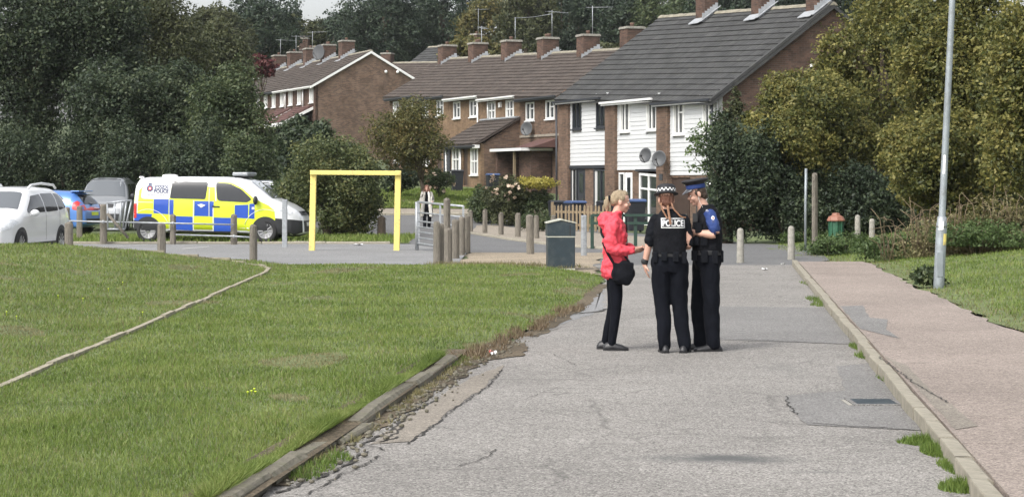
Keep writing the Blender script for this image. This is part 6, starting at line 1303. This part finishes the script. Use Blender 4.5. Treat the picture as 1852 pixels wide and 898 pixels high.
def trousers(root, L, waist, lat, fwd, hw, hd, rk=.078, ra=.066, rh=.1, cx=0.0, cl=0.0, mat='trousers', amp=.013, hem=.07, seed=0, hipz=None):
    q = MB()
    for hip, kn, an in L:
        h, k, a = Vector(hip), Vector(kn), Vector(an); e = a + (a - k).normalized() * (a.z - hem) * .9
        limb(q, [h, h * .5 + k * .5, k, k * .45 + a * .55, e], [rh, (rh + rk) / 2 * 1.02, rk, (rk + ra) / 2, ra], 5, 16)
    hz = L[0][0][2] if hipz is None else hipz
    loft(q, [(hz - .09, cx, cl, hd * .85, hw * .86), (hz - .02, cx, cl, hd, hw), (hz + .06, cx, cl, hd * .98, hw * .97), (waist, cx, cl, hd * .84, hw * .88)], lat, fwd)
    return rm('trousers', q, mat, root, .009, 4, amp * .8, (9, 9, 5.5), seed)
def project(me_obj, bm_or_me, origin_y, off=.004):
    bvh = BVHTree.FromPolygons([v.co for v in me_obj.data.vertices], [p.vertices for p in me_obj.data.polygons])
    for v in bm_or_me.verts:
        h = bvh.ray_cast(Vector((v.co.x, origin_y, v.co.z)), Vector((0, 1, 0)))
        v.co.y = (h[0].y if h[0] else 0) - off
def decal(name, poly, mat, target, root, off, cut=.02):
    bm = bmesh.new(); bm.faces.new([bm.verts.new((p[0], 0, p[1])) for p in poly]); bmesh.ops.triangulate(bm, faces=bm.faces[:])
    for _ in range(4):
        ee = [e for e in bm.edges if e.calc_length() > cut]
        if ee: bmesh.ops.subdivide_edges(bm, edges=ee, cuts=1); bmesh.ops.triangulate(bm, faces=bm.faces[:])
    project(target, bm, -1.0, off); me = bpy.data.meshes.new(name); bm.to_mesh(me); bm.free(); me.materials.append(M[mat]); return link(name, me, root)
def frame_poly(x0, x1, z0, z1, t): return [[(x0, z0), (x1, z0), (x1, z0 + t), (x0, z0 + t)], [(x0, z1 - t), (x1, z1 - t), (x1, z1), (x0, z1)], [(x0, z0 + t), (x0 + t, z0 + t), (x0 + t, z1 - t), (x0, z1 - t)], [(x1 - t, z0 + t), (x1, z0 + t), (x1, z1 - t), (x1 - t, z1 - t)]]
GP = 'people talking on the road'
# ---- person in the red jacket, facing right
p = gd(1112, 632); R1 = thing('person', 'person in a red hooded jacket and black leggings with a black shoulder bag', 'person', p, 0, GP)
L1 = [((.0, -.08, .88), (.012, -.085, .47), (-.035, -.09, .085)), ((.0, .08, .88), (-.015, .09, .47), (-.095, .1, .085))]
FW, LT = (1, 0, 0), (0, 1, 0); Mh = basis((.062, 0, 1.57), (1, .06, -.1)); q = MB(); head(q, Mh, .95)
limb(q, [(-.005, 0, 1.38), (.02, 0, 1.45), (.045, 0, 1.52)], [.055, .05, .05])
loft(q, [(.88, 0, 0, .085, .14), (1.05, 0, 0, .085, .13), (1.25, 0, 0, .1, .155), (1.34, -.01, 0, .065, .12), (1.4, -.005, 0, .04, .06)], LT, FW); legs_skin(q, L1)
for y, w_ in ((-1, (.175, -.19, 1.068)), (1, (.2, .13, 1.07))): limb(q, [(-.03, y * .16, 1.33), (-.04, y * .238, 1.09), w_], [.04, .04, .027]); hand(q, w_, (1, .35 * -y, -.12), (.1, -.75 * y, .55), y, .5, .95)
rm('body', q, 'skin', R1, .0065, 3); face_parts(R1, Mh)
trousers(R1, L1, .98, LT, FW, .16, .105, .058, .043, .09, amp=.004, hem=.075, seed=3)
for l in L1: shoe(R1, l[2], (1, -.05, 0), .255, w=.042)
q = MB()
loft(q, [(.775, .005, 0, .135, .185), (.82, .008, 0, .145, .2), (.93, .008, 0, .135, .2), (1.06, .0, 0, .118, .18), (1.2, -.0, 0, .128, .19), (1.31, -.008, 0, .122, .2), (1.375, -.012, 0, .09, .17), (1.42, -.008, 0, .066, .1), (1.46, .012, 0, .062, .075)], LT, FW)
q.ell((-.07, 0, .79), (.07, .16, .04), 14, 8)
for y, w_ in ((-1, (.165, -.193, 1.068)), (1, (.19, .137, 1.07))): limb(q, [(-.025, y * .155, 1.345), (-.05, y * .22, 1.22), (-.045, y * .245, 1.09), (.05, y * .225, 1.06), w_], [.075, .07, .066, .06, .044])
for c, r in (((-.1, 0, 1.385), (.075, .12, .07)), ((-.115, -.07, 1.34), (.05, .07, .06)), ((-.12, .06, 1.345), (.05, .07, .06)), ((-.05, 0, 1.435), (.07, .1, .035))): q.ell(c, r, 14, 10)
rm('jacket', q, 'redcoat', R1, .008, 3, .02, (11, 11, 13), 1)
q = MB(); q.tube([(.066 + .0, -.02, 1.46), (.115, -.02, 1.4), (.127, -.02, 1.25), (.13, -.02, .85)], .006, 6); q.build('zip', M['blackcloth'], R1)
q = MB(); q.ell((0, -.02, .034), (.079, .092, .09), 18, 12, M=Mh); q.ell((0, .018, .084), (.055, .058, .038), 12, 8, M=Mh); q.ell((0, -.068, .005), (.064, .045, .06), 12, 8, M=Mh); q.ell((0, -.115, .02), (.03, .03, .03), 10, 8, M=Mh)
for s_ in (-1, 1): q.ell((s_ * .07, -.005, .035), (.013, .045, .032), 10, 8, M=Mh)
limb(q, [Mh @ Vector((0, -.12, .02)), Mh @ Vector((.0, -.145, .01)), Mh @ Vector((.01, -.15, -.05)), Mh @ Vector((.01, -.135, -.12))], [.028, .031, .029, .01]); rm('hair', q, 'blond', R1, .006, 2, .004, (40, 40, 10), 4)
q = MB(); q.lathe([(.03, -.012), (.036, 0), (.03, .012)], n=12, M=Mh @ Matrix.Translation((0, -.128, .02)) @ Matrix.Rotation(PI / 2, 4, 'X')); q.build('hair_tie', M['blackcloth'], R1)
bag = thing('shoulder_bag', 'slouchy black shoulder bag at the hip of the red jacket', 'bag', p); q = MB(); q.ell((.08, -.22, .82), (.125, .05, .13), 16, 12); q.box(-.03, .18, -.255, -.185, .74, .93); rm('bag_body', q, 'blackcloth', bag, .009, 6, .012, (9, 9, 9), 6)
q = MB(); q.tube(spline([(.15, -.225, .92), (.08, -.222, 1.02), (-.03, -.225, 1.14), (-.13, -.14, 1.2), (-.14, .02, 1.3), (-.06, .12, 1.43), (.04, .12, 1.4)], 5), .012, 7); q.tube(spline([(-.02, -.225, .92), (-.08, -.2, 1.02), (-.13, -.13, 1.14)], 4), .014, 7); o = q.build('strap', M['blackcloth'], bag); o['kind'] = 'stuff'; del o['kind']
ph = thing('mobile_phone', 'dark mobile phone held by the person in the red jacket', 'phone', p); q = MB(); q.bar((.235, -.11, 1.05), (.31, -.1, 1.075), .07, .011); q.build('case', M['blackpl'], ph)
# ---- officer seen from behind, in black with a bowler hat
p2 = gd(1217, 637); R2 = thing('person', 'police officer seen from behind in black with bowler hat and ginger plaits', 'person', p2, 0, GP)
L2 = [((-.13, 0, .93), (-.108, .015, .49), (-.088, -.01, .085)), ((.062, 0, .93), (.072, .02, .48), (.118, -.01, .085))]
FW, LT = (0, 1, 0), (-1, 0, 0); cl = .035; Mh = basis((-.068, .02, 1.595), (-.1, 1, -.12)); q = MB(); head(q, Mh, .92)
limb(q, [(-.045, 0, 1.42), (-.055, .005, 1.5), (-.065, .015, 1.55)], [.056, .052, .052])
loft(q, [(.93, 0, cl, .09, .14), (1.06, 0, cl, .09, .135), (1.3, 0, cl, .1, .15), (1.4, 0, cl, .06, .11), (1.46, 0, cl + .01, .04, .06)], LT, FW); legs_skin(q, L2)
wl_ = (-.292, .03, .925); wr_ = (.12, .26, 1.1)
limb(q, [(-.19, 0, 1.37), (-.243, -.01, 1.165), wl_], [.042, .041, .029]); limb(q, [(.12, 0, 1.37), (.168, .0, 1.13), wr_], [.042, .043, .029])
hand(q, wl_, (.16, .18, -1), (1, .1, .1), 1, .3); hand(q, wr_, (-.5, .85, .1), (-.6, -.2, .7), -1, .5)
rm('body', q, 'skin', R2, .0065, 3); face_parts(R2, Mh)
trousers(R2, L2, 1.04, LT, FW, .19, .125, .083, .068, .105, cl=cl, amp=.013, seed=7)
shoe(R2, L2[0][2], (-.12, 1, 0), .26); shoe(R2, L2[1][2], (.3, 1, 0), .26)
q = MB(); loft(q, [(.99, 0, cl, .11, .165), (1.06, 0, cl, .108, .16), (1.2, 0, cl, .115, .17), (1.34, 0, cl, .118, .178), (1.41, 0, cl, .085, .15), (1.465, .0, cl + .012, .062, .08), (1.5, .002, cl + .014, .058, .062)], LT, FW)
limb(q, [(-.18, 0, 1.38), (-.222, -.005, 1.27), (-.243, -.008, 1.15)], [.064, .058, .055]); limb(q, [(.11, 0, 1.38), (.148, .0, 1.26), (.168, .005, 1.15)], [.064, .058, .055])
rm('shirt', q, 'blackcloth', R2, .008, 4, .01, (12, 12, 12), 8)
q = MB(); loft(q, [(1.03, 0, cl, .128, .172), (1.12, 0, cl, .13, .172), (1.28, 0, cl, .135, .178), (1.37, -.004, cl, .125, .165), (1.435, -.006, cl, .095, .125), (1.455, -.004, cl, .08, .105)], LT, FW, e=2.8); vest2 = rm('vest', q, 'vest', R2, .008, 4, .005, (10, 10, 10), 9)
q = MB(); loft(q, [(1.0, 0, cl, .122, .182), (1.05, 0, cl, .124, .184)], LT, FW); q.build('belt', M['blackpl'], R2)
for x, w2, h2 in ((-.19, .05, .1), (-.1, .06, .08), (.02, .06, .09), (.11, .05, .11)): q = MB(); y = -.125 * math.sqrt(max(.1, 1 - ((x + .035) / .2) ** 2)); q.box(x - w2 / 2, x + w2 / 2, y - .035, y + .01, 1.04 - h2, 1.05); q.build('belt_pouch', M['blackcloth'], R2, bevel=.008)
x0, x1, z0, z1 = -.138, .122, 1.296, 1.41
pt = decal('back_patch', [(x0, z0), (x1, z0), (x1, z1), (x0, z1)], 'blackpl', vest2, R2, .005)
for f_ in frame_poly(x0 + .006, x1 - .006, z0 + .006, z1 - .006, .007): decal('patch_border', f_, 'white_print', vest2, pt, .008)
me = text_mesh('POLICE', .088, .0022); bm = bmesh.new(); bm.from_mesh(me); bmesh.ops.triangulate(bm, faces=bm.faces[:]); bmesh.ops.subdivide_edges(bm, edges=[e for e in bm.edges if e.calc_length() > .03], cuts=2); bmesh.ops.triangulate(bm, faces=bm.faces[:])
xs = [v.co.x for v in bm.verts]; kx = .222 / (max(xs) - min(xs)); xm = (max(xs) + min(xs)) / 2
for v_ in bm.verts: v_.co = ((v_.co.x - xm) * kx + (x0 + x1) / 2, 0, v_.co.y + z0 + .026)
project(vest2, bm, -1, .0085); bm.to_mesh(me); bm.free(); me.materials.clear(); me.materials.append(M['white_print']); link('lettering', me, pt)
q = MB(); q.ell((0, -.01, .012), (.079, .098, .09), 18, 12, M=Mh); q.ell((0, -.066, -.03), (.06, .036, .06), 14, 10, M=Mh); rm('hair', q, 'auburn', R2, .007, 2, .006, (40, 40, 10), 5)
def braid(pts, r): 
    ps = spline(pts, 7); q = MB(); q.tube(ps, [r * (.8 + .3 * abs(math.sin(i * 1.25))) * (1 - .35 * i / len(ps)) for i in range(len(ps))], 9)
    for i in range(0, len(ps), 1): a = ps[i]; q.ell(a + Vector((r * .45 * (-1) ** i, -.004, 0)), (r * .75, r * .7, r * .9), 8, 6)
    return rm('plait', q, 'ginger', R2, .005, 1)
braid([(-.13, -.07, 1.56), (-.12, -.1, 1.5), (-.095, -.115, 1.45), (-.07, -.135, 1.4)], .0095); braid([(-.02, -.07, 1.56), (.0, -.1, 1.5), (.04, -.105, 1.455), (.075, -.11, 1.42), (.12, -.1, 1.41)], .0095); braid([(-.06, -.08, 1.53), (-.055, -.115, 1.47), (-.045, -.145, 1.4), (-.035, -.15, 1.345)], .013)
q = MB(); Mb = Mh @ Matrix.Translation((0, -.005, .055)) @ Matrix.Rotation(-.06, 4, 'X')
q.lathe([(.124, -.004), (.128, .004), (.108, .01), (.1, .02), (.1, .065), (.094, .085), (.075, .1), (.04, .107), (.004, .109)], n=28, M=Mb, sy=1.1); hat = q.build('bowler_hat', M['capblack'], R2)
for row in range(2):
    for j in range(30):
        if (j + row) % 2: continue
        q = MB(); vs = [];
        for z in (.024 + row * .016, .04 + row * .016):
            for t in (j, j + 1): a = 2 * PI * t / 30; vs.append((.1025 * math.cos(a), .1025 * 1.1 * math.sin(a), z))
        q.add(vs, [(0, 1, 3, 2)], 0, False, Mb); q.build('band_check', M['white_print'], hat)
q = MB(); limb(q, [(-.288, .022, .96), (-.291, .027, .94)], [.035, .035], 2); q.lathe([(.02, -.006), (.02, .006)], n=12, M=basis((-.325, .02, .95), (-.2, .2, 1), (1, 0, 0))); rm('wrist_watch', q, 'blackpl', R2, .006, 2)
# ---- officer in the blue sleeved shirt and peaked cap, facing left
p3 = gd(1276, 633.5); R3 = thing('person', 'officer facing left in blue shirt, black vest and flat peaked cap with blue band', 'person', p3, 0, GP)
L3 = [((.035, -.09, .95), (.05, -.1, .52), (.07, -.1, .085)), ((-.01, .09, .95), (-.062, .1, .51), (-.04, .12, .085))]
FW, LT = (-1, 0, 0), (0, -1, 0); Mh = basis((-.092, -.01, 1.655), (-1, -.05, -.36), (0, 0, 1)); q = MB(); head(q, Mh, 1.0)
limb(q, [(.01, 0, 1.45), (-.025, 0, 1.52), (-.06, 0, 1.6)], [.066, .06, .058])
loft(q, [(.97, -.015, 0, .1, .14), (1.1, -.015, 0, .11, .15), (1.35, -.015, 0, .12, .155), (1.44, -.02, 0, .07, .12), (1.51, -.012, 0, .05, .07)], LT, FW); legs_skin(q, L3)
wn, wf = (-.1, -.15, 1.245), (-.2, .1, 1.235)
limb(q, [(.035, -.155, 1.4), (.082, -.212, 1.245), (.0, -.19, 1.235), wn], [.042, .046, .044, .031]); limb(q, [(.02, .18, 1.4), (.03, .24, 1.22), wf], [.044, .048, .031])
hand(q, wn, (-1, .2, .1), (-.1, .7, .5), 1, .75, 1.05); hand(q, wf, (-1, -.25, .1), (-.1, -.7, .5), -1, .7, 1.05)
rm('body', q, 'skin', R3, .0065, 3); face_parts(R3, Mh)
trousers(R3, L3, 1.06, LT, FW, .185, .148, .088, .072, .115, cx=-.02, amp=.014, seed=13)
shoe(R3, L3[0][2], (-1, -.12, 0), .285); shoe(R3, L3[1][2], (-1, .1, 0), .285)
q = MB(); limb(q, [(.03, -.155, 1.43), (.055, -.195, 1.36), (.068, -.208, 1.295)], [.064, .066, .063]); limb(q, [(.02, .185, 1.445), (.03, .225, 1.34), (.03, .235, 1.26)], [.078, .08, .076]); loft(q, [(1.36, -.02, 0, .12, .16), (1.45, -.02, 0, .1, .175), (1.5, -.018, 0, .07, .1)], LT, FW); slv = rm('shirt', q, 'bluecloth', R3, .008, 4, .01, (12, 12, 12), 14)
q = MB(); loft(q, [(1.03, -.015, 0, .155, .175), (1.12, -.015, 0, .16, .178), (1.25, -.012, 0, .16, .185), (1.38, -.018, 0, .15, .185), (1.46, -.025, 0, .11, .155), (1.515, -.022, 0, .078, .095), (1.54, -.015, 0, .07, .078)], LT, FW, e=2.7); q.ell((.06, -.0, 1.47), (.07, .15, .05), 14, 8); vest3 = rm('vest', q, 'vest', R3, .008, 4, .007, (10, 10, 10), 15)
q = MB(); loft(q, [(1.01, -.015, 0, .162, .18), (1.06, -.015, 0, .164, .182)], LT, FW); q.build('belt', M['blackpl'], R3)
for x, y, w2, h2 in ((-.13, -.13, .06, .1), (-.03, -.19, .07, .12), (.08, -.18, .06, .13), (.15, -.08, .06, .12)): q = MB(); q.box(x - w2 / 2, x + w2 / 2, y - .03, y + .03, 1.055 - h2, 1.06); q.build('belt_pouch', M['blackcloth'], R3, bevel=.008)
for x, z, w2, h2 in ((-.09, 1.3, .07, .11), (-.12, 1.16, .06, .09), (-.03, 1.16, .07, .1)): q = MB(); q.box(x - w2 / 2, x + w2 / 2, -.2, -.16, z - h2 / 2, z + h2 / 2); q.build('vest_pouch', M['blackcloth'], R3, bevel=.008)
q = MB(); q.box(-.15, -.1, -.19, -.15, 1.36, 1.45); q.tube([(-.11, -.17, 1.45), (-.11, -.17, 1.53)], .006, 6); q.build('radio', M['blackpl'], R3, bevel=.005); decal('shoulder_badge', [(-.015, 1.47), (.015, 1.475), (.0, 1.505)], 'white_print', slv, R3, .01)
bd = decal('sleeve_badge', [(.055 + .018 * math.cos(a), 1.405 + .021 * math.sin(a)) for a in np.linspace(0, 2 * PI, 14)[:-1]], 'white_print', slv, R3, .006, .012); decal('badge_crest', [(.055 + .009 * math.cos(a), 1.402 + .009 * math.sin(a)) for a in np.linspace(0, 2 * PI, 10)[:-1]], 'red_lens', slv, bd, .009, .012); decal('badge_bar', [(.04, 1.366), (.07, 1.366), (.07, 1.374), (.04, 1.374)], 'navy', slv, bd, .008, .012)
q = MB(); q.ell((0, -.028, .018), (.08, .083, .085), 18, 12, M=Mh); q.ell((0, -.06, -.03), (.068, .045, .06), 14, 10, M=Mh)
for s_ in (-1, 1): q.ell((s_ * .071, .012, .012), (.012, .018, .035), 10, 8, M=Mh)
rm('hair', q, 'brownhair', R3, .007, 2, .004, (60, 60, 60), 5)
Mc = Mh @ Matrix.Translation((0, -.01, .062)) @ Matrix.Rotation(.2, 4, 'X')
q = MB(); q.lathe([(.088, .034), (.094, .045), (.128, .07), (.133, .078), (.125, .088), (.09, .094), (.004, .097)], n=30, M=Mc, sy=1.1); cap = q.build('peaked_cap', M['capblack'], R3)
q = MB(); q.lathe([(.0885, -.008), (.09, -.006), (.09, .034), (.088, .036)], n=30, M=Mc, sy=1.14); q.build('cap_band', M['bluecloth'], cap)
q = MB(); vs = []; n = 13
for i in range(n):
    a = PI * (.14 + .72 * i / (n - 1)); c, s_ = math.cos(a), math.sin(a); vs += [(.088 * c, .1 * s_, -.004), (.094 * c, .158 * s_ + .0, -.045 * s_ - .006), (.094 * c, .158 * s_, -.045 * s_ - .010), (.088 * c, .1 * s_, -.010)]
q.add(vs, [f for i in range(n - 1) for f in ((4 * i, 4 * i + 4, 4 * i + 5, 4 * i + 1), (4 * i + 1, 4 * i + 5, 4 * i + 6, 4 * i + 2), (4 * i + 2, 4 * i + 6, 4 * i + 7, 4 * i + 3))], 0, True, Mc); q.build('peak', M['patent'], cap)
q = MB(); q.ell((0, .108, .05), (.016, .008, .022), 10, 6, M=Mc); q.build('cap_badge', M['chrome'], cap)
q = MB(); q.tube(spline([Mh @ Vector((-.078, -.0, -.02)), Mh @ Vector((-.08, .012, -.08)), (-.03, -.085, 1.5)], 4), .0022, 5); q.build('earpiece_lead', M['plate'], R3)
# notebook held by the officer
nb = thing('notebook', 'small dark notebook in the hands of the officer in the peaked cap', 'notebook', p3); q = MB(); q.bar((-.235, -.04, 1.25), (-.3, -.04, 1.31), .12, .014); q.build('cover', M['blackpl'], nb)
# ---- person far behind, walking towards the camera in a long cream cardigan
p4 = gd(772, 412); p4.z = 0; R4 = thing('person', 'distant person with long hair walking in a long cream cardigan and dark trousers', 'person', p4)
L4 = [((-.08, 0, .86), (-.09, -.1, .46), (-.07, -.12, .08)), ((.08, 0, .86), (.1, .04, .46), (.08, .2, .1))]
FW, LT = (0, -1, 0), (1, 0, 0); Mh = basis((0, -.03, 1.52), (0, -1, -.3)); q = MB(); head(q, Mh); limb(q, [(0, 0, 1.36), (0, -.01, 1.46)], [.05, .048]); loft(q, [(.84, 0, 0, .1, .15), (1.05, 0, 0, .085, .13), (1.28, 0, 0, .1, .16), (1.37, 0, 0, .06, .14)], LT, FW); legs_skin(q, L4)
for s_ in (-1, 1): w_ = (s_ * .22, -.12 - .05 * s_, .98); limb(q, [(s_ * .16, 0, 1.32), (s_ * .22, .03, 1.08), w_], [.05, .042, .028]); hand(q, w_, (-.1 * s_, -.5, -.8), (-s_, 0, 0), s_, .4)
rm('body', q, 'skin', R4, .009, 3); trousers(R4, L4, 1.0, LT, FW, .165, .11, .075, .06, .1, seed=23)
for l in L4: shoe(R4, l[2], (0, -1, 0), .25)
q = MB(); loft(q, [(.9, 0, 0, .108, .15), (1.25, 0, 0, .112, .165), (1.38, 0, 0, .06, .09)], LT, FW); rm('top', q, 'blackcloth', R4, .01, 3)
q = MB()
for s_ in (-1, 1):
    limb(q, [(s_ * .15, 0, 1.32), (s_ * .22, .03, 1.1), (s_ * .222, -.1, .99)], [.072, .064, .05])
    for k in range(7): t = k / 6; limb(q, [(s_ * (.16 + .01 * k), .06 - .03 * k, 1.33 - .03 * abs(k - 2)), (s_ * (.17), .05 - .03 * k, 1.0), (s_ * (.2 + .012 * math.sin(k * 2)), .05 - .035 * k, .45)], [.035, .035, .04], 3, 8)
loft(q, [(.45, -.09, 0, .04, .2), (1.0, -.09, 0, .035, .16), (1.32, -.07, 0, .05, .16)], LT, FW)
for s_ in (-1, 1): limb(q, [(s_ * .07, -.1, 1.36), (s_ * .1, -.135, 1.2), (s_ * .115, -.14, .95), (s_ * .15, -.13, .48)], [.035, .05, .055, .055], 4, 8); rm('cardigan', q, 'creamcoat', R4, .011, 3, .01, (8, 8, 3), 25)
q = MB(); q.ell((0, -.012, .025), (.085, .1, .1), 14, 10, M=Mh)
for s_ in (-1, 1): limb(q, [Mh @ Vector((s_ * .06, .02, .06)), (s_ * .085, -.06, 1.45), (s_ * .08, -.12, 1.25)], [.035, .04, .025])
rm('hair', q, 'auburn', R4, .01, 2, .008, (30, 30, 8), 27)
# ------------------------------------------------------------------ the air between here and the far trees
q = MB(); q.box(-180, 180, -30, 420, -1.2, 48)
hm = bpy.data.materials.new('haze'); hm.use_nodes = True; hn = hm.node_tree; hn.nodes.clear()
ho = hn.nodes.new('ShaderNodeOutputMaterial'); hv = hn.nodes.new('ShaderNodeVolumePrincipled'); hv.inputs['Color'].default_value = (.93, .95, .97, 1); hv.inputs['Density'].default_value = .00013; hv.inputs['Anisotropy'].default_value = .2
hn.links.new(hv.outputs[0], ho.inputs['Volume']); hz_ = q.build('haze', hm); hz_['kind'] = 'stuff'
